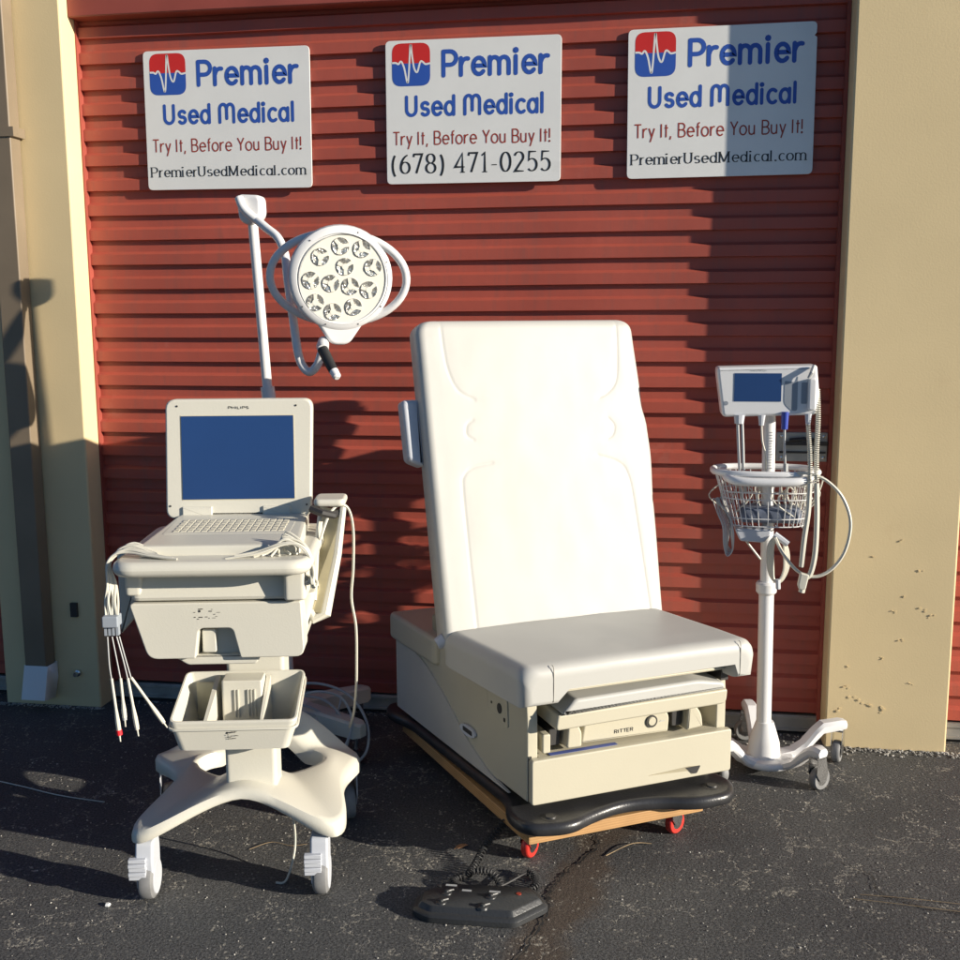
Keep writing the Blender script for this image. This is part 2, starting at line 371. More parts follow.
def text(b, s, u0, u1, v0, cap, wd, mp, style='sans', t0=.0002, slope=0):
    """strokes laid between u0..u1 on baseline v0; mp maps (u,v,t)"""
    gl = GS if style == 'serif' else G
    adv = 0; items = []
    gap = {'round': .17, 'sans': .12, 'serif': .13}[style]
    for ch in s:
        if ch == ' ': adv += .38; continue
        a, st, sf = gl[ch]; items.append((adv, st, sf)); last = adv+a; adv += a+gap
    W = last - .04
    sx = (u1-u0)/W; k = [0]
    def rib(pl, ww, contrast=False):
        P = [(u0+(x)*sx, v0+y*cap) for x, y in pl]
        # drop duplicates
        Q = [P[0]]
        for p in P[1:]:
            if hypot(p[0]-Q[-1][0], p[1]-Q[-1][1]) > 1e-5: Q.append(p)
        P = Q
        closed = hypot(P[0][0]-P[-1][0], P[0][1]-P[-1][1]) < 1e-4
        if closed: P = P[:-1]
        n = len(P); L_, R_ = [], []
        k[0] += 1; t = t0+.000012*(k[0] % 9)
        for i in range(n):
            a = P[i-1] if (i or closed) else P[i]; c = P[(i+1) % n] if (i < n-1 or closed) else P[i]; p = P[i]
            def un(q):
                l = hypot(*q); return (q[0]/l, q[1]/l) if l > 1e-9 else None
            d1 = un((p[0]-a[0], p[1]-a[1])); d2 = un((c[0]-p[0], c[1]-p[1]))
            d1 = d1 or d2; d2 = d2 or d1
            d = un((d1[0]+d2[0], d1[1]+d2[1])) or d1
            q = max(.45, d[0]*d1[0]+d[1]*d1[1])
            hw = ww/2
            if contrast: hw *= (.38+.62*abs(d[1])**1.2)
            hw /= q
            e = 0
            L_.append(mp(p[0]-d[1]*hw, p[1]+d[0]*hw, t)); R_.append(mp(p[0]+d[1]*hw, p[1]-d[0]*hw, t))
        VL = [b.v(x) for x in L_]; VR = [b.v(x) for x in R_]
        for i in range(n if closed else n-1):
            j = (i+1) % n; b.f([VL[i], VL[j], VR[j], VR[i]])
    for x0, st, sf in items:
        for pl in st:
            pl = [(x+x0, y+slope*(x+x0)/W) for x, y in pl]
            rib(pl, wd, style == 'serif')
            if style == 'round':        # round caps
                for ex in (pl[0], pl[-1]):
                    r = wd/2; cx, cy = u0+ex[0]*sx, v0+ex[1]*cap
                    k[0] += 1; t = t0+.000012*(k[0] % 9)
                    b.f([b.v(mp(cx+r*cos(2*pi*q/12), cy+r*sin(2*pi*q/12), t)) for q in range(12)])
        if style == 'serif':
            for (x, y) in sf:
                yy = y+slope*(x+x0)/W
                rib([(x+x0-.13, yy), (x+x0+.13, yy)], wd*.4)
    return b

# ---------------------------------------------------------------- setting: ground
g = B(); R_ = 400
xs = [-R_, -6, 6, R_]; ys = [-R_, -2, 7, R_]
g.rings([[(-R_, -R_, -.02), (R_, -R_, -.02), (R_, R_, -.02), (-R_, R_, -.02)], [(-R_, -R_, 0), (R_, -R_, 0), (R_, R_, 0), (-R_, R_, 0)]])
kind(g.make('asphalt_ground', 'asphalt'), 'structure')

# long open crack in the asphalt: a jagged dark strip a hair above the sheet
def crack(path, w0, name='crack_in_asphalt'):
    b = B(); P = spline(path, 14); A, C = [], []
    for i, p in enumerate(P):
        a = P[max(0, i-1)]; c = P[min(len(P)-1, i+1)]; d = (c-a).normalized(); nx = Vector((-d.y, d.x, 0))
        j = nx*random.uniform(-.005, .005); ww = w0*random.uniform(.25, 1.3)*(0.35+.65*sin(pi*(i+1)/(len(P)+1)))
        q = Vector((p.x, p.y, .003)); A.append(b.v(q+j+nx*ww)); C.append(b.v(q+j-nx*ww*random.uniform(.6, 1.2)))
    for i in range(len(A)-1): b.f([A[i], A[i+1], C[i+1], C[i]])
    return kind(b.make(name, 'rubber'), 'structure')
crack([(-.13, 2.80, 0), (-.117, 2.70, 0), (-.11, 2.643, 0), (-.165, 2.53, 0), (-.212, 2.418, 0), (-.213, 2.307, 0), (-.248, 2.143, 0), (-.29, 1.95, 0), (-.30, 1.8, 0)], .0045)
crack([(.50, 2.66, 0), (.56, 2.60, 0), (.57, 2.52, 0), (.66, 2.46, 0), (.76, 2.44, 0), (.86, 2.38, 0)], .0022)

# loose grit (uncountable)
b = B()
def pebble(b, x, y, r, z=0):
    n = 5; s1 = random.uniform(.6, 1.2); a0 = random.random()*6
    R = []
    for k, (rr, h) in enumerate(((.75, 0), (1, .35), (.6, .8))):
        R.append([(x+r*rr*cos(a0+2*pi*i/n)*s1*random.uniform(.8, 1.15), y+r*rr*sin(a0+2*pi*i/n)*random.uniform(.8, 1.15), z+h*r) for i in range(n)])
    b.rings(R)
for i in range(1500):
    x = random.uniform(-1.9, 1.3); y = random.uniform(1.7, 3.4)
    pebble(b, x, y, random.choice((.0012, .0016, .002, .0026)))
for i in range(330):
    x = random.uniform(.60, 1.1); pebble(b, x, 3.415-abs(random.gauss(0, .02)), random.uniform(.002, .006))
for i in range(260):
    x = random.uniform(-2.3, -1.88); pebble(b, x, 3.412-abs(random.gauss(0, .012)), random.uniform(.002, .004))
for i in range(420):
    x = random.uniform(-1.85, .55); pebble(b, x, 3.50-abs(random.gauss(0, .018)), random.uniform(.0015, .004))
for i in range(140):
    x = random.uniform(.15, .6); pebble(b, x, 3.40+random.uniform(-.12, .09), random.uniform(.002, .005))
kind(b.make('loose_grit', 'stone', sharp=10), 'stuff')

# ---------------------------------------------------------------- storage building
D = 3.518
PF = D-.100                                         # face of the pilasters
bld = thing('storage_building', 'beige stucco storage building framing the red roll-up doors', 'building', (0, D, 0))
def stucco_box(name, x0, x1, y0, y1, z0, z1, lab=None):
    b = B(); b.box(x0, x1, y0-D, y1-D, z0, z1)
    return b.make(name, 'stucco', bld, lab, bevel=.006)
stucco_box('pilaster', -2.262, -1.898, PF, D+.30, -.02, 3.2)
stucco_box('pilaster', .576, .946, PF, D+.30, -.02, 3.2, 'beige pilaster with chipped paint near its foot')
stucco_box('pilaster', -5.12, -4.76, PF, D+.30, -.02, 3.2)
stucco_box('pilaster', 3.45, 3.81, PF, D+.30, -.02, 3.2)
for x0, x1 in ((-4.76, -2.262), (-1.898, .576), (.946, 3.45)):
    b = B(); b.box(x0+.001, x1-.001, -.052, .09, 2.338, 2.62); b.make('lintel', 'header', bld, 'dark red steel header above the door', bevel=.004)
    b = B(); b.box(x0+.001, x1-.001, -.04, .3, 2.622, 3.2); b.make('upper_wall', 'stucco', bld)
b = B(); b.box(-5.2, 3.9, -.12, .45, 3.202, 3.34); b.make('parapet', 'stucco', bld, bevel=.01)
b = B(); b.box(-5.12, 3.81, .3, 6, -.02, 3.2); b.make('building_block', 'stucco', bld)
for x0, x1 in ((-1.8975, -1.893), (.564, .575), (.947, .957)):
    b = B(); b.box(x0, x1, -.012, .05, .0, 2.34); b.make('door_guide', 'header', bld)  # guides coloured dark to read as the shadow gap beside the curtain
# raised chips in the right pilaster's paint
for (x, z, r) in [(.66, .16, .010), (.63, .20, .008), (.70, .14, .009), (.76, .13, .011), (.79, .36, .006), (.77, .45, .006), (.80, .50, .006), (.85, .46, .007), (.88, .44, .006), (.62, .12, .010), (.74, .30, .005), (.70, .62, .005), (.78, .68, .007), (.84, .58, .005), (.64, .27, .004), (.83, .22, .004)]:
    b = B()
    for q in range(3):
        xx, zz = x+random.uniform(-r, r)*1.6, z+random.uniform(-r, r)
        o = [(xx+r*random.uniform(.4, 1.1)*cos(a*pi/3)*.7, zz+r*random.uniform(.4, 1.0)*sin(a*pi/3)*.5) for a in range(6)]
        b.slab(o, 0, -.0015-.0008*q, 0, XZ(PF-D+.0005))
    b.make('paint_chip', 'stucco', bld, sharp=10)

# ---------------------------------------------------------------- roll-up doors
PITCH = .0820
def roll_door(x0, x1, label, latch=False):
    t = thing('roll_up_door', label, 'door', ((x0+x1)/2, D, 0)); cx = (x0+x1)/2
    prof = []; k = -16
    zb0 = 1.382
    zs = []
    while zb0+k*PITCH < 2.5:
        zb = zb0+k*PITCH
        zs += [(zb, 0), (zb-.003, .015)]
        k += 1
    # build from bottom to top: ridge up to zb(next), return in, valley, slope out
    P = []
    for k in range(-18, 15):
        zb = zb0+k*PITCH
        # ascending inside one period that ends at zb: valley(top part is below previous return)
        P += [(zb, 0.0), (zb+.034, 0.0), (zb+.044, .015), (zb+PITCH-.002, .015)]
    P = [(z, y) for z, y in P if .061 < z < 2.45]
    b = B(); jj = 0
    n = 40
    cols = []
    for i in range(n+1):
        x = x0+(x1-x0)*i/n
        cols.append([b.v((x-cx, y+.0010*sin(x*3.1+z*1.7)+.0008*sin(x*11+z*5)+.0022*math.exp(-((x-.3)/.12)**2-((z-1.5)/.06)**2), z+.0016*sin(x*2.3+z))) for z, y in P])
    for a, c in zip(cols, cols[1:]):
        for i in range(len(P)-1): b.f([a[i], c[i], c[i+1], a[i+1]])
    b.make('curtain', 'door', t, sharp=12)
    b = B(); b.box(x0-cx+.004, x1-cx-.004, -.004, .018, .012, .062); b.box(x0-cx+.004, x1-cx-.004, -.016, -.004, .012, .020)
    b.box(x0-cx+.004, x1-cx-.004, -.009, -.004, .048, .058)
    b.make('bottom_bar', 'galv', t, bevel=.001)
    b = B(); b.box(x0-cx+.004, x1-cx-.004, .0, .016, 0, .0118); b.make('bottom_gap_shade', 'rubber', t)  # dark gap under the bar; its shade is built as a black strip
    if latch:
        b = B(); b.box(.405-cx, .562-cx, -.006, .004, .905, .998); b.make('latch_plate', 'galv', t, bevel=.002)
        b = B(); b.box(.43-cx, .560-cx, -.022, -.006, .958, .970); b.box(.415-cx, .556-cx, -.014, -.006, .932, .938)
        b.tube([(.445-cx, -.018, .974), (.485-cx, -.030, .980), (.53-cx, -.018, .974)], .006)
        b.make('latch_bolt', 'dark', t)
        b = B()
        for x in (.42, .550):
            for z in (.917, .985): b.lathe([(.006, 0), (.005, -.004), (.001, -.005)], (x-cx, -.006, z), 'y', 8)
        b.make('rivet', 'chrome', t)
    return t
roll_door(-1.898, .576, 'red corrugated roll-up door carrying the three signs', True)
roll_door(.946, 3.45, 'red roll-up door mostly out of frame right of the right pilaster')
roll_door(-4.76, -2.262, 'red roll-up door barely seen left of the left pilaster')

# downspout
t = thing('downspout', 'brown square downspout with pale kick-out outlet on the left pilaster', 'downspout', (-2.098, PF, 0))
b = B(); b.box(-.041, .039, -.066, -.006, .160, 3.1); b.make('pipe', 'downspout', t, bevel=.004)
b = B(); b.rings([[(-.043, y0, z), (.046, y0, z), (.046, y1, z2), (-.043, y1, z2)] for y0, y1, z, z2 in ((-.068, -.004, .165, .165), (-.072, -.004, .150, .110), (-.100, -.030, .052, .040))], cap=False)
o = b.make('outlet', 'white', t, 'pale outlet shoe', bevel=.001); sm_ = o.modifiers.new('s', 'SOLIDIFY'); sm_.thickness = .003
b = B(); b.box(-.056, .054, -.071, -.003, 1.95, 1.98); b.make('strap', 'downspout', t)
t2 = thing('faucet_stub', 'small corroded pipe stub low on the left pilaster beside the downspout', 'pipe', (-1.975, PF, 0))
b = B(); b.lathe([(.012, 0), (.012, -.012), (.007, -.014), (.007, -.03), (.001, -.03)], (0, 0, .125), 'y', 10); b.make('flange', 'chrome', t2)
b = B(); b.box(-.012, .012, -.012, 0, .33, .38); b.make('bracket', 'dark', t2)

# ---------------------------------------------------------------- signs
def sign(cx, cz, wdt, hgt, label, last, rz, chips=False):
    t = thing('sign', label, 'sign', (cx, D-.0065, cz-hgt/2), 0, 'white company signs on the red door')
    t.rotation_euler = (0, radians(rz), 0)
    def mp0(u, v, tt): return (u, -tt+.0, v)
    b = B(); out = prr([(-wdt/2, 0), (wdt/2, 0), (wdt/2, hgt), (-wdt/2, hgt)], .016, 5)
    if chips: out = prr([(-wdt/2, 0), (wdt/2, 0), (wdt/2, hgt-.045), (wdt/2-.008, hgt-.040), (wdt/2-.002, hgt-.034), (wdt/2, hgt), (-wdt/2, hgt)], [.016, .016, .002, .002, .002, .016, .016], 4)
    def wav(u, v, tt): return (u, -tt, v)
    b.slab(out, -.001, .0035, .0008, wav); b.make('panel', 'signwhite', t)
    U = lambda f: -wdt/2+f*wdt
    V = lambda f: hgt*(1-f)
    def mp(u, v, tt): return (u, -.0038-tt, v)
    # emblem: red over blue rounded square with a white pulse line
    e0, e1, ev0, ev1 = U(.038), U(.258), V(.315), V(.02)
    sq = rrect(e0, e1, ev0, ev1, .030, 6)
    wave = [(0, .55), (.10, .55), (.17, .52), (.24, .58), (.32, .42), (.40, .08), (.44, .30), (.49, .96), (.53, .70), (.58, .42), (.66, .32), (.74, .55), (.80, .56), (.88, .50), (1, .52)]
    W = [(e0+(e1-e0)*x, ev0+(ev1-ev0)*y) for x, y in wave]
    b = B(); b.f([b.v(mp(u, v, 0)) for u, v in sq]); em = b.make('emblem', 'redink', t, 'red and blue rounded emblem with a white pulse line')
    mid = ev0+(ev1-ev0)*.53
    low = [p for p in sq if p[1] < mid]
    # blue lower half follows the wave's mean line
    b = B(); lo = sorted([p for p in sq if p[1] <= mid], key=lambda p: atan2(p[1]-mid, p[0]-(e0+e1)/2))
    b.f([b.v(mp(u, v, .00012)) for u, v in [(e0, mid)]+lo+[(e1, mid)]]); b.make('lower_field', 'blue', em)
    b = B()
    SP = [(p.x, p.y) for p in spline([(x, y, 0) for x, y in W], 5)]
    for (ww, tt, mt, nm) in ((.0056, .00026, 'signwhite', 'pulse_line'),):
        b = B(); A, C = [], []
        for i, p in enumerate(SP):
            a = SP[max(0, i-1)]; c = SP[min(len(SP)-1, i+1)]; d = (c[0]-a[0], c[1]-a[1]); l = hypot(*d)
            A.append(b.v(mp(p[0]-d[1]/l*ww/2, p[1]+d[0]/l*ww/2, tt))); C.append(b.v(mp(p[0]+d[1]/l*ww/2, p[1]-d[0]/l*ww/2, tt)))
        for i in range(len(A)-1): b.f([A[i], A[i+1], C[i+1], C[i]])
        b.make(nm, mt, em)
    b = B(); text(b, 'Premier', U(.335), U(.925), V(.250), .0720, .0132, mp, 'round'); b.make('name_lettering', 'blue', t)
    b = B(); text(b, 'Used Medical', U(.120), U(.905), V(.520), .0570, .0102, mp, 'round'); b.make('second_lettering', 'blue', t)
    b = B(); text(b, 'Try It, Before You Buy It!', U(.040), U(.945), V(.725), .0400, .0042, mp, 'sans'); b.make('slogan_lettering', 'maroon', t)
    b = B()
    if last[0] == '(': text(b, last, U(.030), U(.945), V(.925), .0590, .0072, mp, 'serif')
    else: text(b, last, U(.025), U(.965), V(.905), .0310, .0046, mp, 'serif')
    b.make('contact_lettering', 'black', t)
    return t
sign(-1.3815, 2.008, .568, .443, 'left white sign with web address, above the lamp pole on the red door', 'PremierUsedMedical.com', .35)
sign(-.566, 2.008, .560, .441, 'middle white sign with the phone number on the red door', '(678) 471-0255', .2)
sign(.2015, 2.010, .560, .443, 'right white sign with web address, half in shade beside the right pilaster', 'PremierUsedMedical.com', -.2, True)

# ---------------------------------------------------------------- casters
def caster(parent, x, y, ang, rad, wid, top, tyre='tread', hub='chrome', fork='chrome', name='caster', off=.3):
    """swivel caster: wheel centre trails the stem; returns part"""
    c, s_ = cos(ang), sin(ang)          # rolling direction
    o = bpy.data.objects.new(name, None)
    def mp(a, l, z): return (x+c*a-s_*l, y+s_*a+c*l, z)   # a along rolling, l along axle
    b = B(); tr = rad*off
    # fork plates + top
    for sg in (-1, 1):
        pl = prr([(-tr*1.0-rad*.28, rad*.75), (rad*.28-tr, rad*.75), (rad*.55, rad*1.55+.0), (rad*.5, top-.006), (-rad*.5, top-.006), (-rad*.75-tr*.2, rad*1.5)], rad*.12, 2)
        b.slab(pl, sg*(wid/2+.002), sg*(wid/2+.004), 0, lambda u, v, t: mp(u, t, v))
    b.slab(rrect(-rad*.55, rad*.55, -wid/2-.004, wid/2+.004, .004, 2), top-.010, top-.004, 0, lambda u, v, t: mp(u, v, t))
    b.lathe([(rad*.35, 0), (rad*.3, .006), (rad*.2, .01)], mp(0, 0, top-.006), 'z', 12)
    f = b.make('caster', fork, parent)
    ax = (-s_, c, 0)
    b = B(); h = wid/2
    b.lathe([(rad*.55, -h*.9), (rad*.88, -h*.95), (rad*.97, -h*.7), (rad, -h*.3), (rad, h*.3), (rad*.97, h*.7), (rad*.88, h*.95), (rad*.55, h*.9)], mp(-tr, 0, rad), ax, 24)
    b.make('tyre', tyre, f)
    b = B(); b.lathe([(.001, -h*1.05), (rad*.2, -h*1.1), (rad*.24, -h*.95), (rad*.56, -h*.92), (rad*.56, h*.92), (rad*.24, h*.95), (rad*.2, h*1.1), (.001, h*1.05)], mp(-tr, 0, rad), ax, 18)
    b.make('hub', hub, f)
    return f

# ---------------------------------------------------------------- ECG cart
E = thing('ecg_cart', 'cream monitor cart with open screen painted with a blue sky reflection, keyboard, drawer and bin, left of the exam chair', 'medical cart', (-.954, 2.282, 0), radians(11.5))
# base ring
N = 96
def base_out(a):
    """outer outline, top height, bottom height at angle a"""
    cx, cy = 0.02, .22
    corners = [(-.226, -.022, .186, .150), (.250, -.018, .196, .150), (.268, .39, .200, .15), (-.268, .41, .200, .15)]
    mids = [(.02, .016, .262, .234), (.250, .19, .206, .168), (.05, .43, .330, .27), (-.185, .24, .206, .165)]
    K = [corners[0], mids[0], corners[1], mids[1], corners[2], mids[2], corners[3], mids[3]]
    t = a*8; i = int(t) % 8; f = t-int(t)
    p0, p1, p2, p3 = K[i-1], K[i], K[(i+1) % 8], K[(i+2) % 8]
    def cr(k): return .5*((2*p1[k])+(p2[k]-p0[k])*f+(2*p0[k]-5*p1[k]+4*p2[k]-p3[k])*f*f+(3*p1[k]-p0[k]-3*p2[k]+p3[k])*f**3)
    def ss(k):
        g_ = f*f*(3-2*f) ; return p1[k]*(1-g_)+p2[k]*g_
    return cr(0), cr(1), ss(2), ss(3)
b = B(); R = []
for i in range(N):
    a = i/N; x, y, zt, zbm = base_out(a)
    th = atan2((y-.22)*1.5, x-.02)
    hx, hy = .025+.160*cos(th), .292+.088*sin(th)
    sec = []
    def lerp(f): return (hx+(x-hx)*f, hy+(y-hy)*f)
    dl = hypot(x-hx, y-hy); e = min(.022/dl, .3); hi = .25
    zin = .45*(zt)+.55*.236
    for f, z in ((0, zin-.045), (0, zin-.012), (e*.3, zin-.003), (e, zin), (.5, (zin+zt)/2+.002), (1-e, zt), (1-e*.3, zt-.005), (1, zt-.018), (1, zbm+.004), (1-e*.25, zbm), (1-e*.8, zbm+.004), (.5, zin-.05)):
        px, py = lerp(f); sec.append((px, py, max(z, zbm-.002) if f > .6 else z))
    R.append(sec)
b.rings(R, loop=True); b.make('cart_base', 'cream', E, sharp=50)
# front casters: hood, wheel and ribbed brake tab
for cxw in (-.203, .205):
    b = B(); 
    hood = prr([(-.030, .052), (.034, .030), (.040, .105), (.030, .152), (-.026, .152), (-.034, .12)], .012, 4)
    b.slab(hood, cxw-.021, cxw+.021, .006, lambda u, v, t: (t, .012-u*1.0, v))
    f = b.make('caster', 'casterwhite', E)
    b = B(); b.lathe([(.020, -.017), (.042, -.018), (.049, -.013), (.051, -.006), (.051, .006), (.049, .013), (.042, .018), (.020, .017)], (cxw+.002, .010, .051), 'x', 28); b.make('tyre', 'tread', f)
    b = B(); b.lathe([(.001, -.0195), (.038, -.0195), (.040, -.016), (.040, .016), (.038, .0195), (.001, .0195)], (cxw+.002, .010, .051), 'x', 24); b.make('hub', 'casterwhite', f)
    b = B()
    for k in range(5): b.box(cxw-.034, cxw+.006, -.036-.0035*(k % 2), -.022, .066+k*.0105, .0750+k*.0105)
    b.make('brake_tab', 'casterwhite', f, bevel=.001)
for (x, y) in ((.245, .385), (-.245, .40)):
    caster(E, x, y, radians(-80), .052, .034, .158, 'tread', 'casterwhite', 'casterwhite')
# column
b = B(); b.slab(rrect(-.025, .098, .075, .165, .012), .225, .372, .003); b.make('column', 'cream', E)
b = B(); b.slab(rrect(-.040, .105, .212, .31, .012), .36, .62, .003); b.make('upper_column', 'cream', E)
# bin
def rim(y0, y1, x0, x1, r): return prr([(x0, y0), (x1, y0), (x1, y1), (x0, y1)], r, 4)
b = B()
outer_t = rim(0, .205, -.138, .160, .020); outer_b = rim(.010, .188, -.120, .138, .020)
inner_t = rim(.007, .199, -.131, .153, .015); inner_b = rim(.022, .180, -.104, .122, .015)
def zt(y): return .436+ (max(0, y)/.205)*.056
rs = [[(x, y, .364) for x, y in outer_b], [(x, y, zt(y)-.006) for x, y in outer_t], [(x, y, zt(y)) for x, y in inset(outer_t, .002)], [(x, y, zt(y)) for x, y in inset(inner_t, -.001)], [(x, y, zt(y)-.006) for x, y in inner_t], [(x, y, .376) for x, y in inner_b]]
b.rings(rs); bn = b.make('bin', 'cream', E)
b = B(); oo = inset(outer_t, -.0030); ii = inset(outer_t, .0005)
b.rings([[(u, v, zt(v)-.020) for u, v in ii], [(u, v, zt(v)-.020) for u, v in oo], [(u, v, zt(v)-.015) for u, v in oo], [(u, v, zt(v)-.015) for u, v in ii]], loop=True); b.make('rim_band', 'cream', bn)
b = B(); b.rings([[(-.058, .02, .376), (-.050, .02, .376), (-.050, .18, .376), (-.058, .18, .376)], [(-.060, .010, .428), (-.052, .010, .428), (-.050, .192, .484), (-.062, .192, .484)]])
b.rings([[(.070, .02, .376), (.076, .02, .376), (.076, .18, .376), (.070, .18, .376)], [(.066, .06, .425), (.072, .06, .425), (.074, .192, .484), (.064, .192, .484)]])
b.slab(rrect(-.036, .062, .125, .186, .006), .372, .492, .003)
for x in (-.004, .004, .028, .036, .044): b.box(x-.0012, x+.0012, .121, .127, .40, .47)
b.make('divider', 'cream', bn)
b = B(); b.box(-.106, -.064, .172, .182, .380, .470); b.make('rear_shade_panel', 'creamdk', bn)  # added panel; shade in the left compartment put into darker cream
# small printed mark on bin and drawer
def mark(par, x0, z0, w_, h_, y, seed, slope=0):
    rr = random.Random(seed); b = B()
    for k in range(14):
        x = x0+rr.random()*w_; z = z0+rr.random()*h_; l = rr.uniform(.002, .009); hh = rr.uniform(.0008, .0022)
        yy = y - .00002*k + slope*(z-z0)
        b.f([b.v((x, yy, z)), b.v((x+l, yy, z)), b.v((x+l, yy, z+hh)), b.v((x, yy, z+hh))])
    b.ball((x0+w_*.25, y-.0002, z0+h_*.8), .0028, 8, (1, .15, 1))
    return b.make('printed_mark', 'dark', par, 'tiny dark safety symbols')
mark(bn, -.010, .392, .028, .020, .0030, 3, -.2)
# drawer housing
def frust(x0, x1, y0, y1, z0, X0, X1, Y0, Y1, z1, r, nm, m_, par, er=.006):
    a = prr([(x0, y0), (x1, y0), (x1, y1), (x0, y1)], r, 4); c = prr([(X0, Y0), (X1, Y0), (X1, Y1), (X0, Y1)], r, 4)
    b = B()
    b.rings([[(x, y, z0) for x, y in inset(a, er)], [(x, y, z0+er*.35) for x, y in inset(a, er*.25)], [(x, y, z0+er) for x, y in a], [(x, y, z1-er) for x, y in c], [(x, y, z1-er*.3) for x, y in inset(c, er*.3)], [(x, y, z1) for x, y in inset(c, er)]])
    return b.make(nm, m_, par)
frust(-.150, .176, .055, .25, .600, -.188, .205, .055, .345, .728, .02, 'drawer_box', 'cream', E)
# drawer front with the open notch
fo = prr([(-.168, .597), (-.062, .597), (-.052, .668), (.024, .668), (.040, .597), (.186, .597), (.181, .728), (-.206, .728)], [.022, .004, .012, .012, .004, .024, .006, .010], 5)
b = B(); b.slab(fo, -.022, .054, .008, lambda u, v, t: (u, t, v), er0=.0035); df = b.make('drawer_front', 'cream', E)
b = B(); b.slab(prr([(-.056, .585), (.034, .585), (.030, .672), (-.052, .672)], .006), .020, .050, .002, lambda u, v, t: (u, t, v)); b.make('grip_recess', 'cream', df)
b = B(); b.slab(rrect(-.050, -.018, .604, .660, .006), .0, .021, .003, lambda u, v, t: (u, t, v)); b.make('grip_stop', 'cream', df)
mark(df, -.062, .688, .055, .026, -.0225, 5)
b = B(); b.slab(prr([(-.085, .575), (.072, .575), (.085, .598), (-.120, .598)], .006), .0, .10, .004, lambda u, v, t: (u, t, v)); b.make('under_lip', 'cream', E)
frust(-.205, .180, -.020, .345, .731, -.200, .176, -.010, .345, .790, .024, 'drawer_lid', 'cream', E, er=.010)
b = B(); b.box(-.18, .15, .05, .33, .790, .806); b.make('lid_recess', 'creamdk', E)  # shadow gap between lid and tray, filled with darker cream
b = B(); b.slab(rrect(.145, .195, -.045, .06, .012), .735, .815, .006); b.make('tray_bracket', 'cream', E)
b = B(); b.slab(rrect(-.215, -.175, -.02, .06, .012), .745, .815, .006); b.make('tray_bracket', 'cream', E)
# bullnosed work tray
b = B(); b.slab(rrect(-.228, .212, -.095, .36, .055, 8), .803, .838, .0172, n=5); b.make('work_tray', 'cream', E)
# keyboard unit
kb0 = prr([(-.182, -.020), (.182, -.020), (.165, .330), (-.160, .330)], .018, 5)
b = B(); kz = lambda y: .862+.012*(y/.33)
b.rings([[(x, y, .836) for x, y in kb0], [(x, y, kz(y)-.010) for x, y in kb0], [(x, y, kz(y)-.003) for x, y in inset(kb0, .003)], [(x, y, kz(y)) for x, y in inset(kb0, .012)]])
kbd = b.make('keyboard_unit', 'cream', E)
b = B()
for r_ in range(5):
    nk = 16
    for c_ in range(nk):
        x0 = -.130+c_*(.262/nk)+.004*r_*0; y0 = .105+r_*.026
        b.rings([[(x0, y0, kz(y0)+.0005), (x0+.0142, y0, kz(y0)+.0005), (x0+.0142, y0+.021, kz(y0)+.0012), (x0, y0+.021, kz(y0)+.0012)], [(x0+.002, y0+.003, kz(y0)+.0030), (x0+.0125, y0+.003, kz(y0)+.0030), (x0+.0125, y0+.019, kz(y0)+.0035), (x0+.002, y0+.019, kz(y0)+.0035)]])
b.make('keys', 'keys', kbd)
b = B(); b.slab(rrect(-.150, .145, .088, .245, .006), 0, .0006, 0, lambda u, v, t: (u, v, kz(v)+t)); b.make('key_well', 'cream', kbd)
# monitor lid
tilt = .10
def mo(u, v, t): return (u, .315-t+(v-.86)*tilt, v)
b = B(); mout = prr([(-.192, .862), (-.140, .862), (-.138, .870), (.118, .870), (.120, .862), (.174, .862), (.182, 1.163), (-.188, 1.163)], [.03, .003, .003, .003, .003, .03, .026, .026], 6)
b.slab(mout, -.016, .016, .006, mo); mon = b.make('monitor', 'cream', E)
b = B(); b.slab(rrect(-.1500, .1345, .9095, 1.1225, .001), .0162, .0170, 0, mo); b.make('screen_gasket', 'creamdk', mon)
b = B(); b.slab(rrect(-.1485, .133, .911, 1.121, .0008), .0172, .0177, 0, mo); b.make('screen', 'screen', mon)
b = B(); text(b, 'PHILIPS', -.030, .022, 1.1385, .0058, .0014, lambda u, v, t: mo(u, v, .0162+t), 'sans', t0=.0003); b.make('brand_lettering', 'black', mon)
for x, z in ((-.158, 1.146), (.140, 1.146), (-.180, .895), (.163, .895)):
    b = B(); b.lathe([(.0026, 0), (.0026, -.001)], mo(x, z, .0165), 'y', 8); b.make('screw', 'dark', mon)
for x0, x1 in ((-.150, -.075), (.052, .122)):
    b = B(); b.slab(rrect(x0, x1, .862, .893, .003), -.010, .0215, .003, mo); b.slab(rrect(x0+.004, x1-.004, .8, .31, .002), .862, .872, .001) if False else None
    b.make('hinge', 'cream', E)
# side holders: slanting channels right and left
def holder(sx, nm):
    b = B()
    top = [(.196*sx, .285, .905), (.255*sx, .200, .905)]
    def bar(p, q, w_=.010, d_=.016):
        p, q = Vector(p), Vector(q); 
        b.tube([p, q], w_, 6)
    # plate
    P = [(.198*sx, .290, .892), (.262*sx, .235, .890), (.228*sx, .10, .664), (.176*sx, .12, .664)]
    n_ = (Vector(P[1])-Vector(P[0])).cross(Vector(P[3])-Vector(P[0])).normalized()*.005
    b.rings([[Vector(p) for p in P], [Vector(p)+n_ for p in P]])
    return b, bar, P
b, bar, P = holder(1, 'probe_holder')
b.make('holder_plate', 'creamdk', E)
b = B(); b.tube([(.206, .24, .892), (.200, .14, .80), (.196, .09, .70)], [.0075, .008, .009], 8); b.tube([(.262, .215, .900), (.252, .14, .80), (.226, .075, .668), (.200, .07, .660), (.188, .08, .675)], [.008, .010, .0125, .0125, .010], 8)
b.make('holder_rail', 'cream', E)
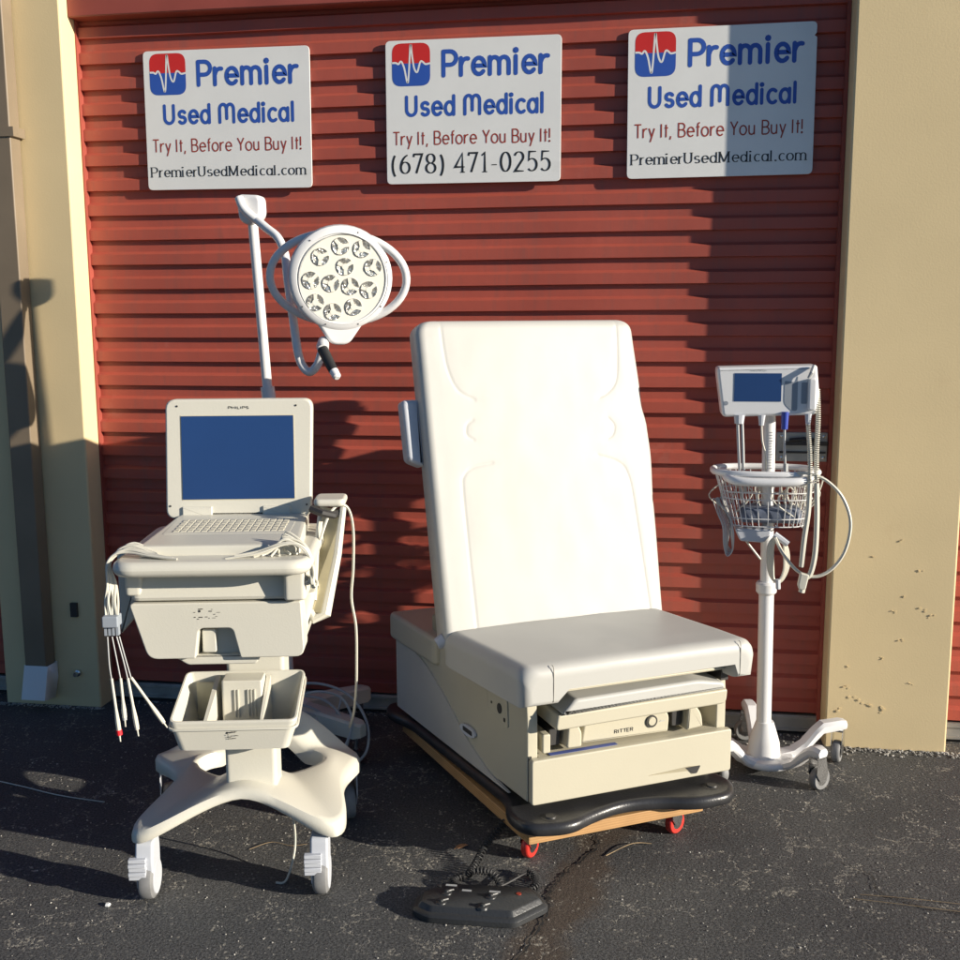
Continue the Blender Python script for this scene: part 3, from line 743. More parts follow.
b = B(); b.slab(rrect(.190, .268, .20, .30, .018, 6), .905, .924, .008); b.make('holder_cap', 'cream', E)
b = B(); b.tube([(.185, .20, .902), (.215, .185, .893), (.24, .195, .886), (.25, .22, .888)], .010, 8); b.make('holder_clip', 'dark', E)
b = B(); b.slab(prr([(-.262, .622), (-.195, .700), (-.195, .83), (-.262, .83)], .006), .10, .13, .004, lambda u, v, t: (u, t, v)); b.make('side_plate', 'cream', E)
# cables: lead bundles over the tray
cb = B()
def strand(b, pts, r=.0028, jit=.0): b.tube(spline([(p[0]+random.uniform(-jit, jit), p[1]+random.uniform(-jit, jit), p[2]+random.uniform(-jit, jit)) for p in pts], 7), r, 6)
for k in range(7):
    o = k*.006
    strand(cb, [(-.08-.01*k, -.070+o*.6, .842), (-.14, -.055+o, .845), (-.19, -.045+o, .850+.003*k), (-.222, -.045+o*.8, .848), (-.240, -.05+o*.5, .825), (-.243+.003*k, -.052+o*.4, .78), (-.246+.004*k, -.055, .745), (-.247+.0045*k, -.056, .712)], .0026, .0025)
cb.make('lead_bundle', 'cable', E)
b = B(); b.slab(rrect(-.252, -.217, .688, .714, .004), -.075, -.04, .003, lambda u, v, t: (u, t, v))
for k in range(4): b.box(-.250+k*.0085, -.2445+k*.0085, -.066, -.052, .668, .689)
b.make('lead_block', 'greyblue', E)  # the block's shadow tone is put into its grey-blue colour
leads = [((-.246, -.058, .664), (-.245, -.06, .60), (-.242, -.06, .565)), ((-.236, -.058, .664), (-.228, -.06, .61), (-.222, -.06, .565)), ((-.226, -.058, .664), (-.214, -.06, .61), (-.206, -.06, .565)), ((-.220, -.058, .664), (-.212, -.055, .62), (-.200, -.055, .565))]
b = B()
for l in leads: strand(b, l, .0015)
b.make('lead_wire', 'greycable', E)
ends = [((-.242, -.06, .567), (-.232, -.06, .440), 'redplug'), ((-.222, -.06, .567), (-.218, -.06, .475), 'greycable'), ((-.206, -.06, .567), (-.192, -.06, .452), 'cable'), ((-.200, -.055, .567), (-.146, -.015, .448), 'cable')]
for p, q, tip in ends:
    p, q = Vector(p), Vector(q); d = q-p
    b = B(); b.tube([p, p+d*.55, p+d*.8, q], [.0032, .0034, .0055, .0055], 8); le = b.make('lead_end', 'cable', E)
    if tip != 'cable' or True:
        b = B(); b.tube([q-d.normalized()*.006, q+d.normalized()*.006], .0068 if tip == 'redplug' else .0048, 10); b.make('collar', tip, le)
    b = B(); b.tube([q+d.normalized()*.006, q+d.normalized()*.022], [.0022, .0016], 6); b.make('pin', 'cable', le)
b = B()
for k in range(9):
    o = k*.005
    strand(b, [(.02+.02*k, -.060+o*.5, .841), (.09+.008*k, -.055+o, .850), (.15, -.050+o, .866+.002*k), (.185, -.045+o*.7, .862), (.206, -.045+o*.4, .835), (.212, -.045, .80-.004*k), (.196+.003*k, -.040, .775), (.188, -.02, .79)], .0026, .004)
b.make('lead_bundle', 'cable', E)
b = B(); strand(b, [(.206, .15, .82), (.226, .19, .88), (.248, .22, .905), (.272, .24, .895), (.283, .25, .84), (.281, .25, .74), (.274, .26, .66), (.283, .27, .58), (.281, .29, .48), (.276, .32, .40), (.262, .40, .30), (.245, .46, .235)], .0036)
b.make('hanging_cable', 'cable', E)
b = B(); strand(b, [(.100, .10, .205), (.125, .12, .15), (.130, .12, .06), (.115, .06, .006), (.09, .05, .004)], .0028); b.make('loose_cable_end', 'cable', E)

# ---------------------------------------------------------------- exam lamp on a stand
Lx, Ly = -1.177, 3.188
Lm = thing('exam_light', 'white exam lamp with round twelve-bulb head on a slim pole behind the monitor cart', 'lamp', (Lx, Ly, 0))
b = B(); b.tube([(.060, 0, .10), (.020, 0, 1.13)], .0185, 16); b.make('lower_pole', 'white', Lm)
b = B(); b.tube([(.026, 0, 1.085), (.019, 0, 1.155)], .0215, 16); b.make('pole_collar', 'white', Lm)
b = B(); b.tube([(.020, 0, 1.13), (-.010, 0, 1.66)], .0150, 16); b.make('upper_pole', 'white', Lm)
b = B(); b.slab(prr([(-.048, 1.700), (-.043, 1.655), (-.022, 1.640), (.004, 1.640), (.030, 1.665), (.028, 1.726), (-.046, 1.730)], .018, 5), -.030, .026, .012, lambda u, v, t: (u, t, v)); b.make('knuckle', 'white', Lm)
b = B(); b.tube(spline([(-.036, -.040, 1.722), (-.022, -.045, 1.690), (.004, -.045, 1.664), (.030, -.045, 1.645)], 5), [.006]+[.013]*14+[.015], 12) ; b.make('arm_joint', 'white', Lm)
arm = spline([(0.02, -0.045, 1.652), (0.057, -0.066, 1.626), (0.099, -0.087, 1.595), (0.125, -0.107, 1.546), (0.138, -0.128, 1.477), (0.157, -0.149, 1.37), (0.175, -0.17, 1.274), (0.187, -0.17, 1.231), (0.21, -0.175, 1.21), (0.235, -0.18, 1.228), (0.251, -0.185, 1.264), (0.26, -0.19, 1.293)], 6)
b = B(); b.tube(arm, .0125, 14); b.make('arm', 'white', Lm)
# head: disc facing right-forward and slightly down
hc = Vector((.3205, -.210, 1.474)); hn = Vector((.40, -.90, -.13)).normalized()
hu = Vector((0, 0, 1)).cross(hn); hu = (hu*-1).normalized(); hu = Vector((-hn.y, hn.x, 0)).normalized(); hv = hn.cross(hu); 
if hv.z < 0: hv = -hv
def hp(u, v, t): return hc+(hu*u+hv*v+hn*t)*.96
b = B(); circ = lambda r, n=48: [(r*cos(2*pi*i/n), r*sin(2*pi*i/n)) for i in range(n)]
prof = [(.070, -.045), (.120, -.038), (.146, -.022), (.153, -.002), (.150, .012), (.142, .019), (.130, .021), (.127, .016)]
b.rings([[hp(u, v, t) for u, v in circ(r)] for r, t in prof]); hd = b.make('lamp_head', 'white', Lm)
b = B(); nk = prr([(-.075, -.125), (.070, -.125), (.022, -.195), (-.030, -.195)], [.01, .01, .02, .02], 5); b.slab(nk, -.026, .012, .010, hp); b.make('head_neck', 'white', hd)
b = B(); b.rings([[hp(u+.006, v-.003, t) for u, v in circ(r)] for r, t in ((.1265, .010), (.1265, .0175), (.001, .0175))]); b.make('face_plate', 'lampface', hd)
b = B(); b.rings([[hp(u+.006, v-.003, t) for u, v in circ(r)] for r, t in ((.1270, .0172), (.1288, .0185), (.1300, .0215))], cap=False); b.make('face_gasket', 'greycable', hd)
lens = [(562, 307), (650, 318), (478, 352), (697, 395), (580, 392), (437, 450), (520, 463), (602, 475), (680, 490), (455, 543), (528, 583), (615, 563)]
for i, (a, c) in enumerate(lens):
    u = (a-574)/4.36/337*1.02+.006; v = -(c-443)/4.36/337
    b = B(); b.rings([[hp(u+x, v+y, t) for x, y in circ(r, 20)] for r, t in ((.0252, .0180), (.0250, .0205), (.0232, .0205), (.0140, .0190), (.0040, .0186))]); ln = b.make('reflector', 'lens', hd)
    b = B(); a0 = random.uniform(0, 2)
    for k in range(3):
        an = a0+2*pi*k/3; d = (cos(an), sin(an)); q = (-d[1], d[0]); w1, w2 = .0046, .0052
        P = [(q[0]*w1, q[1]*w1), (d[0]*.024+q[0]*w2, d[1]*.024+q[1]*w2), (d[0]*.024-q[0]*w2, d[1]*.024-q[1]*w2), (-q[0]*w1, -q[1]*w1)]
        b.rings([[hp(u+x, v+y, .0207+.0001*k) for x, y in P], [hp(u+x, v+y, .0217+.0001*k) for x, y in P]])
    b.rings([[hp(u+x, v+y, t) for x, y in circ(.0092, 14)] for t in (.0200, .0226)])
    b.make('spoke', 'lampface', ln)
b = B()
for an in (70, 130, 215, 250, 290, 325, 20): 
    x, y = .140*cos(radians(an)), .140*sin(radians(an)); b.rings([[hp(x+u, y+v, t) for u, v in circ(.0022, 8)] for t in (.017, .0208)])
b.make('screw', 'dark', hd)
# guard ring handle behind the head
rn = Vector((.55, -.80, .12)).normalized(); 
ring = []
for i in range(56):
    a = 2*pi*i/56; ring.append(Vector((.308+.187*cos(a), -.190+.045*cos(a+.5), 1.474+.124*sin(a))))
b = B(); b.tube(ring, .0115, 12, closed=True); b.make('grab_ring', 'white', Lm)
b = B(); b.tube([(.2755, -.250, 1.276), (.2995, -.275, 1.243), (.317, -.290, 1.219)], [.0155, .0150, .0135], 14); h_ = b.make('handle', 'rubber', Lm)
b = B(); b.tube([(.317, -.290, 1.219), (.3285, -.300, 1.204), (.331, -.303, 1.200)], [.0130, .0120, .007], 12); b.make('handle_tip', 'white', h_)
b = B(); b.tube([(.261, -.193, 1.298), (.267, -.225, 1.284), (.277, -.252, 1.275)], [.016, .018, .016], 12); b.make('handle_socket', 'white', Lm)
# five-legged base
b = B(); b.lathe([(.060, .085), (.058, .15), (.034, .17), (.022, .22), (.02, .22)], (.062, 0, 0), 'z', 24); b.make('base_hub', 'white', Lm)
LC = Vector((.062, 0, 0))
for k in range(5):
    an = radians(48+72*k); d = Vector((cos(an), sin(an), 0)); q = Vector((-d.y, d.x, 0))
    if k == 0: pass
    b = B(); secs = []
    for s_, w_, z_, h_ in ((.03, .034, .150, .060), (.12, .032, .146, .056), (.22, .029, .140, .052), (.275, .026, .136, .050), (.295, .014, .130, .040)):
        c_ = LC+d*s_; secs.append([c_+q*w_+Vector((0, 0, z_-h_)), c_+q*w_+Vector((0, 0, z_-.006)), c_+q*(w_-.008)+Vector((0, 0, z_)), c_-q*(w_-.008)+Vector((0, 0, z_)), c_-q*w_+Vector((0, 0, z_-.006)), c_-q*w_+Vector((0, 0, z_-h_))])
    b.rings(secs); lg = b.make('leg', 'cream', Lm)
    c_ = LC+d*.265
    b = B(); b.tube([c_+Vector((0, 0, .088)), c_+Vector((0, 0, .034))], .007, 8); b.make('stem', 'chrome', lg)
    b = B(); b.lathe([(.010, -.011), (.021, -.011), (.023, -.008), (.023, .008), (.021, .011), (.010, .011)], c_+Vector((0, 0, .023)), tuple(q), 16); b.make('wheel', 'blackplastic', lg)
# power cable coiled over that leg
t = thing('power_cable', 'grey power cable coiled over the lamp base leg behind the cart', 'cable', (-1.0, 3.22, 0))
b = B()
def wl(px): return (px[0]+1.0, px[1]-3.22, px[2])
strand(b, [wl(p) for p in [(-1.16, 3.10, .16), (-1.10, 3.11, .22), (-1.00, 3.12, .235), (-.90, 3.12, .20), (-.845, 3.11, .12), (-.84, 3.08, .04), (-.88, 3.03, .010), (-.95, 3.02, .006), (-.99, 3.05, .03), (-1.06, 3.09, .11), (-1.14, 3.10, .17), (-1.08, 3.12, .19), (-.99, 3.12, .185), (-.93, 3.11, .14), (-.90, 3.09, .07), (-.93, 3.05, .020), (-1.00, 3.05, .02), (-1.08, 3.08, .09), (-1.13, 3.10, .14), (-1.05, 3.11, .165), (-.97, 3.12, .125), (-.95, 3.10, .10)]], .0044)
strand(b, [wl(p) for p in [(-1.13, 3.08, .15), (-1.06, 3.09, .155), (-1.0, 3.11, .13), (-.96, 3.11, .12), (-.94, 3.12, .15), (-.93, 3.13, .19)]], .0036)
strand(b, [wl(p) for p in [(-1.05, 3.06, .21), (-.98, 3.05, .235), (-.91, 3.06, .215), (-.875, 3.05, .15), (-.89, 3.03, .08), (-.93, 3.02, .05), (-.96, 3.03, .09), (-.99, 3.05, .15)]], .0044)
tag(b.make('power_cable', 'greycable'), 'grey power cable coiled over the lamp base leg behind the cart', 'cable').location = (-1.0, 3.22, 0)
bpy.data.objects.remove(t)

# ---------------------------------------------------------------- exam table/chair
CH = thing('exam_chair', 'large cream upholstered exam chair with raised back, standing on a wooden dolly', 'exam chair', (-.279, 2.541, 0), radians(30))
sh = lambda x, y, z: (x-.115*y, y, z)
# black base plate
bp_ = prr([(-.055, .01), (-.045, -.075), (.06, -.105), (.14, -.070), (.24, -.045), (.34, -.062), (.42, -.105), (.53, -.105), (.585, -.03), (.56, .06), (.56, .70), (.61, .78), (.59, .86), (.50, .86), (.08, .86), (-.01, .88), (-.045, .80), (-.012, .70), (-.008, .10)], .045, 6)
b = B(sh); b.slab(bp_, .104, .140, .0160, n=5); b.make('base_plate', 'blackplastic', CH)
b = B(sh)
for x, y in ((.03, -.055), (.50, -.05)):
    b = B(sh); b.lathe([(.024, .138), (.024, .1405), (.014, .1410), (.012, .1445), (.001, .1445)], (x, y, 0), 'z', 18); b.make('levelling_bolt', 'dark', CH)
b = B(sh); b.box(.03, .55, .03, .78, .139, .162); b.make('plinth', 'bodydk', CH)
# body
b = B(sh); b.box(.028, .552, .26, .80, .160, .435); b.box(.028, .552, .012, .26, .160, .268); b.make('body', 'body', CH, bevel=.003)
def sidewall(x0, x1):
    pf = prr([(.004, .160), (.80, .160), (.80, .43), (.50, .43), (.46, .44), (.012, .44), (.004, .37)], [.004, .01, .02, .03, .01, .004, .02], 4)
    b = B(sh); b.slab(pf, x0, x1, .004, lambda u, v, t: (t, u, v)); return b.make('side_panel', 'body', CH)
sidewall(0, .029); sidewall(.551, .580)
cov = prr([(.085, .150), (.20, .166), (.33, .212), (.47, .295), (.60, .352), (.70, .372), (.805, .376), (.805, .150)], [.01, .03, .05, .06, .04, .03, .006, .006], 5)
b = B(sh); b.slab(cov, 0.001, -.004, .0012, lambda u, v, t: (t, u, v)); b.make('side_cover', 'bodygrey', CH)
b = B(sh); b.slab(rrect(-.018, .600, .50, .835, .025, 4), .368, .452, .014); b.make('rear_shroud', 'body', CH)
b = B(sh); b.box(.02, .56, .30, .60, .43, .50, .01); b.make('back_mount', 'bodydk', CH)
# outlet panel + badge
b = B(sh); b.slab(prr([(.205, .398), (.10, .398), (.095, .322), (.118, .322), (.205, .345)], .010, 3), 0, -.003, .0008, lambda u, v, t: (t, u, v)); op = b.make('outlet_panel', 'body', CH)
b = B(sh); b.slab([(.14+.012*cos(a*pi/8), .362+.014*sin(a*pi/8)) for a in range(16)], -.003, -.0045, 0, lambda u, v, t: (t, u, v))
b.slab(rrect(.110, .118, .334, .344, .001), -.003, -.0045, 0, lambda u, v, t: (t, u, v)); b.slab(rrect(.180, .186, .362, .368, .001), -.003, -.0045, 0, lambda u, v, t: (t, u, v)); b.make('socket', 'dark', op)
b = B(sh); b.slab([(.315+.045*cos(a*pi/10), .240+.016*sin(a*pi/10)-.04*(.045*cos(a*pi/10))) for a in range(20)], -.003, -.0075, .001, lambda u, v, t: (t, u, v)); bd = b.make('badge', 'casterwhite', CH)
b = B(sh); b.slab(rrect(.288, .342, .233, .246, .003), -.0076, -.0082, 0, lambda u, v, t: (t, u, v)); b.make('badge_print', 'dark', bd)
# drawer front
b = B(); b.slab(rrect(.001, .583, .160, .277, .008, 3), -.022, .0, .004, lambda u, v, t: (u, t, v)); dr = b.make('drawer', 'body', CH)
b = B(); b.slab(prr([(.330, .187), (.456, .193), (.486, .190), (.474, .172), (.462, .170), (.452, .181)], .003, 2), -.0222, -.0236, 0, lambda u, v, t: (u, t, v)); b.make('pull_slot_shade', 'bodydk', dr)  # recess shade of the pull drawn as a flat plate on the drawer face
b = B(); b.slab(prr([(.440, .191), (.487, .191), (.476, .171), (.464, .171)], .003, 2), -.0237, -.0245, 0, lambda u, v, t: (u, t, v)); b.make('pull_shadow_cup', 'dark', dr)  # shadow inside the pull, painted as a flat dark plate
b = B(); b.box(.06, .25, -.004, .012, .266, .2775); b.make('drawer_contents', 'bluepack', dr)
b = B(); b.box(.002, .010, -.0, .004, .16, .28); b.make('drawer_gap_strip', 'dark', CH)  # dark strip filling the gap at the drawer's left end
# recess interior, control box, stirrups, footrest
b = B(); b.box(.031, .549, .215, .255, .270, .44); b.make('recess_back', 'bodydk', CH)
cbx = prr([(.155, .286), (.41, .281), (.414, .330), (.385, .354), (.165, .352)], [.006, .006, .02, .012, .012], 5)
b = B(); b.slab(cbx, .015, .21, .006, lambda u, v, t: (u, t, v)); cx_ = b.make('control_box', 'body', CH)
b = B(); b.rings([[(.358+r*cos(a*pi/12), y, .318+r*sin(a*pi/12)) for a in range(24)] for r, y in ((.0165, .016), (.0165, .011), (.013, .011), (.013, .013))]); b.make('dial_ring', 'dark', cx_)
b = B(); b.lathe([(.012, 0), (.012, -.004), (.010, -.006), (.001, -.006)], (.358, .015, .318), 'y', 20); b.make('dial', 'body', cx_)
b = B(); text(b, 'RITTER', .250, .305, .300, .009, .0020, lambda u, v, t: (u, .0145-t, v), 'sans'); b.make('brand_lettering', 'dark', cx_)
b = B(); text(b, 'I', .386, .388, .314, .004, .001, lambda u, v, t: (u, .0145-t, v), 'sans'); b.box(.383, .398, .0140, .0150, .313, .3145); b.make('dial_mark', 'greycable', cx_)
for x0, x1, fl in ((.105, .148, 1), (.455, .505, -1)):
    b = B()
    if fl == 1: o = prr([(x0, .287), (x1, .286), (x1, .325), (x1-.012, .350), (x0+.004, .345)], .008, 4)
    else: o = prr([(x0, .284), (x1, .288), (x1-.004, .325), (x1-.025, .352), (x0+.004, .352)], [.004, .006, .02, .01, .006], 4)
    b.slab(o, -.004, .15, .006, lambda u, v, t: (u, t, v)); st = b.make('stirrup', 'body', CH)
    xx = x0-.038 if fl == 1 else x0-.032
    b = B(); b.slab(rrect(xx, xx+.030, .292, .338, .006), .02, .16, .002, lambda u, v, t: (u, t, v)); b.make('stirrup_socket', 'dark', st)
b = B(); b.slab(rrect(.040, .062, .282, .332, .006), .0, .16, .004, lambda u, v, t: (u, t, v)); b.make('hinge_block', 'body', CH)
b = B(); b.box(.030, .550, .0, .21, .268, .2755); b.make('shelf', 'body', CH)
ft = prr([(.052, .358), (.20, .360), (.545, .362), (.548, .402), (.058, .398)], [.012, .02, .016, .008, .008], 4)
b = B(); b.slab(ft, -.050, .21, .006, lambda u, v, t: (u, t, v)); b.make('footrest_tray', 'body', CH)
fp = prr([(.066, .400), (.536, .404), (.532, .425), (.45, .440), (.10, .436)], [.008, .012, .014, .02, .012], 5)
b = B(); b.slab(fp, -.058, .20, .009, lambda u, v, t: (u, t, v)); b.make('footrest_pad', 'vinyl', CH)
b = B(); b.slab(rrect(.062, .545, .452, .460, .003), -.040, .22, .003, lambda u, v, t: (u, t, v)); b.make('seat_frame', 'body', CH)
b = B(); b.box(.545, .567, -.02, .2, .415, .452); b.make('seat_hinge', 'dark', CH)
# seat cushion: lofted sections with a notch in the front
from mathutils import noise as mnoise
def seat_sec(y, ins, nd, zt_=.537):
    x0, x1, zb = -.052+ins, .612-ins, .436+ins*.6
    zt2 = zt_-ins*.9; zn = zb+nd; r = .034
    pts = [(x0+.003, zb), (.045, zb), (.060+.012*(nd > .01), zn), (.545, zn+.003*(nd > .01)), (.556, zb), (x1-.006, zb)]
    pts += [(x1+r*cos(a)-r, zt2-r+r*sin(a)) for a in [k*pi/16 for k in range(0, 9)]]
    for k in range(1, 32):
        px = x1-r-(x1-x0-2*r)*k/32; e = sin(pi*k/32)
        dz = .0035*e + .0022*e*mnoise.noise((px*5, y*9, 0)) + .0012*e*mnoise.noise((px*16, y*22, 3))
        pts.append((px, zt2+dz))
    pts += [(x0+r-r*sin(a), zt2-r+r*cos(a)) for a in [k*pi/16 for k in range(0, 9)]]
    return [(px, y, pz) for px, pz in pts]
b = B(lambda x, y, z: (x-.16*(y+.06), y, z))
secs = []
Y0 = [(-.078, .026, .022, .528), (-.0765, .016, .030, .532), (-.072, .008, .034, .5345), (-.064, .003, .036, .5355), (-.053, 0, .037, .5363), (-.04, 0, .038, .5366)]
Y0 += [(-.02+k*.02, 0, .038, .5368) for k in range(2)] + [(.022, 0, .002, .5370)] + [(.04+k*.025, 0, .002, .5370-.0004*k) for k in range(11)]
Y0 += [(.312, .003, .002, .5315), (.322, .010, .002, .528), (.327, .020, .002, .522)]
for y, ins, nd, z_ in Y0: secs.append(seat_sec(y, ins, nd, z_))
b.rings(secs); b.make('seat', 'vinyl', CH, sharp=60)
# seams on the seat
b = B(lambda x, y, z: (x-.16*(y+.06), y, z))
for x in (.030, .560):
    b = B(lambda x, y, z: (x-.16*(y+.06), y, z)); b.tube(spline([(x, -.0778, .446), (x, -.0786, .480), (x, -.0784, .502), (x, -.0782, .516), (x, -.0765, .5325), (x, -.070, .5365)], 4), .0011, 6); b.make('seat_seam', 'seam', CH)
# back cushion
bv = Vector((0, .2, .833)).normalized(); bnm = Vector((0, -.833, .2)).normalized(); b0 = Vector((0, .300, .530))
def bkp(u, v, t): return b0+Vector((u, 0, 0))+bv*v+bnm*t
def seamline(pts): return [(p.x, p.y) for p in spline([(x, (z-.53)/bv.z, 0) for x, y, z in pts], 6)]
SEAMS = [seamline(q) for q in (
 [(-.048, .497, 1.372), (-.045, .482, 1.289), (-.037, .466, 1.221), (-.013, .453, 1.166), (.034, .446, 1.138)],
 [(.497, .498, 1.376), (.491, .477, 1.267), (.478, .456, 1.181), (.448, .448, 1.147), (.42, .445, 1.134)],
 [(.023, .433, 1.084), (.004, .43, 1.071), (.001, .423, 1.044), (.021, .42, 1.03)],
 [(.44, .431, 1.074), (.457, .426, 1.053), (.451, .419, 1.028), (.433, .417, 1.017)],
 [(.070, .403, .966), (.016, .403, .958), (-.015, .398, .938), (-.024, .388, .898), (-.022, .344, .712), (-.018, .303, .50)],
 [(.395, .404, .970), (.458, .4, .948), (.486, .391, .91), (.498, .367, .81), (.516, .303, .50)])]
SEG = [(a, c) for q in SEAMS for a, c in zip(q, q[1:])]
def groove(u, v):
    m_ = 1
    for (ax, ay), (cx_, cy_) in SEG:
        if abs(ax-u) > .06 or abs(ay-v) > .09: continue
        dx, dy = cx_-ax, cy_-ay; l2 = dx*dx+dy*dy+1e-12; t_ = max(0, min(1, ((u-ax)*dx+(v-ay)*dy)/l2))
        m_ = min(m_, hypot(u-ax-dx*t_, v-ay-dy*t_))
    return m_
VB, VT, RC, TH, ER = -.045, .852, .040, .078, .024
def edges(v):
    f_ = (v-VB)/(VT-VB); xl = -.112-.006*f_
    k = [(-.05, .563), (.30, .570), (.45, .577), (.53, .574), (.60, .563), (.86, .553)]
    xr = .56
    for (a, x_a), (c, x_c) in zip(k, k[1:]):
        if a <= v <= c: q = (v-a)/(c-a); q = q*q*(3-2*q); xr = x_a+(x_c-x_a)*q
    return xl, xr
rowsv = [VB+.0, VB+.002, VB+.006] + [VB+.012+(VT-.045-VB-.012)*k/230 for k in range(231)] + [VT-.045+.045*sin(pi/2*k/10) for k in range(1, 11)]
b = B(); R = []
for v in rowsv:
    xl, xr = edges(v)
    top = max(0, v-(VT-RC)); ins = RC-math.sqrt(max(0, RC*RC-top*top))
    tf = max(0, v-(VT-ER)); tin = ER-math.sqrt(max(0, ER*ER-tf*tf))
    bf = max(0, VB+.012-v); bin_ = .012-math.sqrt(max(0, .012**2-bf*bf))
    xl += ins; xr -= ins; t1 = -tin-bin_; t0 = -TH+.6*tin
    e = min(ER, (xr-xl)*.3, (t1-t0)*.8); sec = [(xl+.010, t0), (xl, t0+.012)]
    sec += [(xl+e-e*cos(a), t1-e+e*sin(a)) for a in [k*pi/12 for k in range(1, 6)]]
    nF = 170
    for k in range(nF+1):
        u = xl+e+(xr-xl-2*e)*k/nF; d = groove(u, v); ed = min(1, min(u-xl, xr-u, VT-v, v-VB+.01)/.06)
        h = -.0013*math.exp(-(d/.0028)**2) + .0004*(1-math.exp(-(d/.016)**2))*ed - .0006
        h += ed*(.0009*mnoise.noise((u*4, v*4, 1)) + .0005*mnoise.noise((u*15, v*11, 5))) + ed*.0002*mnoise.noise((u*60, v*9, 2))*math.exp(-(d/.02)**2)
        sec.append((u, t1+h))
    sec += [(xr-e+e*cos(a), t1-e+e*sin(a)) for a in [k*pi/12 for k in range(5, 0, -1)]]
    sec += [(xr, t0+.012), (xr-.010, t0)]
    R.append([bkp(u, v, t) for u, t in sec])
b.rings(R); b.make('backrest', 'vinyl', CH, sharp=70)
b = B(); b.slab(rrect(-.09, .54, .02, .82, .03), -.098, -.076, .008, bkp); b.make('back_shell', 'bodygrey', CH)
b = B(); b.slab(prr([(-.158, .47), (-.112, .45), (-.108, .64), (-.162, .64)], .014, 5), -.10, -.045, .012, bkp); b.make('paper_roll_arm', 'casterwhite', CH)
b = B(); b.tube([bkp(-.105, -.02, -.03), bkp(-.125, -.03, -.035)], [.020, .016], 12); b.make('back_pivot', 'casterwhite', CH)

# ---------------------------------------------------------------- wooden dolly under the chair
DL = thing('wooden_dolly', 'plywood dolly on small red wheels under the exam chair', 'dolly', (-.279, 2.541, 0), radians(30))
sh2 = lambda x, y, z: (x-.085*y, y, z)
b = B(sh2); b.slab(rrect(-.016, .49, -.035, .80, .006, 2), .066, .0965, .002); b.make('plywood_deck', 'plywood', DL)
for x, y, a in ((.002, .022, 215), (.410, .000, 200), (.045, .60, 160), (.46, .70, 175)):
    xx, yy, _ = sh2(x, y, 0); caster(DL, xx+.01, yy, radians(a), .031, .022, .066, 'wheelred', 'chrome', 'chrome')

# ---------------------------------------------------------------- foot pedal
FP = thing('foot_pedal', 'black hexagonal foot control with coiled cord lying before the exam chair', 'foot control', (-.36, 2.30, 0))
po = prr([(-.158, -.040), (-.118, -.066), (.085, -.062), (.156, .020), (.118, .088), (-.105, .074), (-.158, .020)], .014, 4)
b = B(); b.rings([[(x, y, .002) for x, y in po], [(x, y, .014) for x, y in po], [(x, y, .019) for x, y in inset(po, .005)], [(x, y, .021) for x, y in inset(po, .012)], [(x, y, .031) for x, y in inset(po, .019)], [(x, y, .033) for x, y in inset(po, .022)]])
b.make('pedal_body', 'pedal', FP, bevel=.0012)
for x, y, a in ((-.085, .012, 1), (-.090, -.030, 1), (.020, .010, 1), (.008, -.036, 1)):
    b = B(); b.lathe([(.014, .031), (.012, .035), (.006, .037), (.005, .041), (.001, .042)], (x, y, 0), 'z', 12)
    b.tube([(x, y, .037), (x+.014, y+.012, .036)], .0032, 8); b.make('pedal_switch', 'pedal', FP)
b = B()
for x, y, w_ in ((-.080, .048, .026), (-.040, .030, .022), (.026, .034, .026)): b.box(x-w_/2, x+w_/2, y-.004, y+.003, .0326, .0336)
b.make('printed_label', 'greycable', FP)
b = B(); b.lathe([(.006, .032), (.006, .0344), (.001, .0346)], (.083, .032, 0), 'z', 12); b.make('indicator', 'maroon', FP)
b = B(); b.lathe([(.006, .0), (.006, .0044), (.001, .005)], (-.108, .042, .030), 'z', 12); b.make('foot_stud', 'blackplastic', FP)
def coil(b, path, R=.0085, r=.0022, turns_per_m=130, dens=9):
    P = spline(path, 24); L = 0; acc = [0]
    for a, c in zip(P, P[1:]): L += (c-a).length; acc.append(L)
    n = int(L*turns_per_m*dens); out = []; nr = None; j = 0
    for i in range(n+1):
        s_ = L*i/n
        while j < len(acc)-2 and acc[j+1] < s_: j += 1
        f = (s_-acc[j])/max(1e-9, acc[j+1]-acc[j]); p = P[j].lerp(P[j+1], f); t = (P[j+1]-P[j]).normalized()
        if nr is None: nr = t.orthogonal().normalized()
        nr = (nr-t*nr.dot(t)).normalized(); bi = t.cross(nr); a = 2*pi*i/dens
        out.append(p+(nr*cos(a)+bi*sin(a))*R)
    b.tube(out, r, 5)
b = B()
def fpw(x, y, z): return (x+.36, y-2.30, z)
coil(b, [fpw(-.345, 2.62, .070), fpw(-.385, 2.55, .040), fpw(-.405, 2.49, .014), fpw(-.415, 2.44, .012)], turns_per_m=100)
coil(b, [fpw(-.425, 2.43, .013), fpw(-.445, 2.405, .013), fpw(-.425, 2.375, .013), fpw(-.385, 2.37, .014), fpw(-.345, 2.375, .013), fpw(-.330, 2.40, .013), fpw(-.355, 2.425, .030), fpw(-.400, 2.425, .032)], turns_per_m=115)
coil(b, [fpw(-.315, 2.372, .012), fpw(-.275, 2.375, .012), fpw(-.248, 2.405, .012), fpw(-.250, 2.450, .012), fpw(-.27, 2.475, .012)], turns_per_m=115)
b.tube(spline([fpw(-.27, 2.475, .012), fpw(-.285, 2.44, .020), fpw(-.32, 2.40, .016), fpw(-.345, 2.375, .020), fpw(-.35, 2.362, .03)], 6), .0028, 6)
b.tube(spline([fpw(-.345, 2.62, .070), fpw(-.33, 2.64, .085), fpw(-.30, 2.66, .09)], 6), .0040, 8)
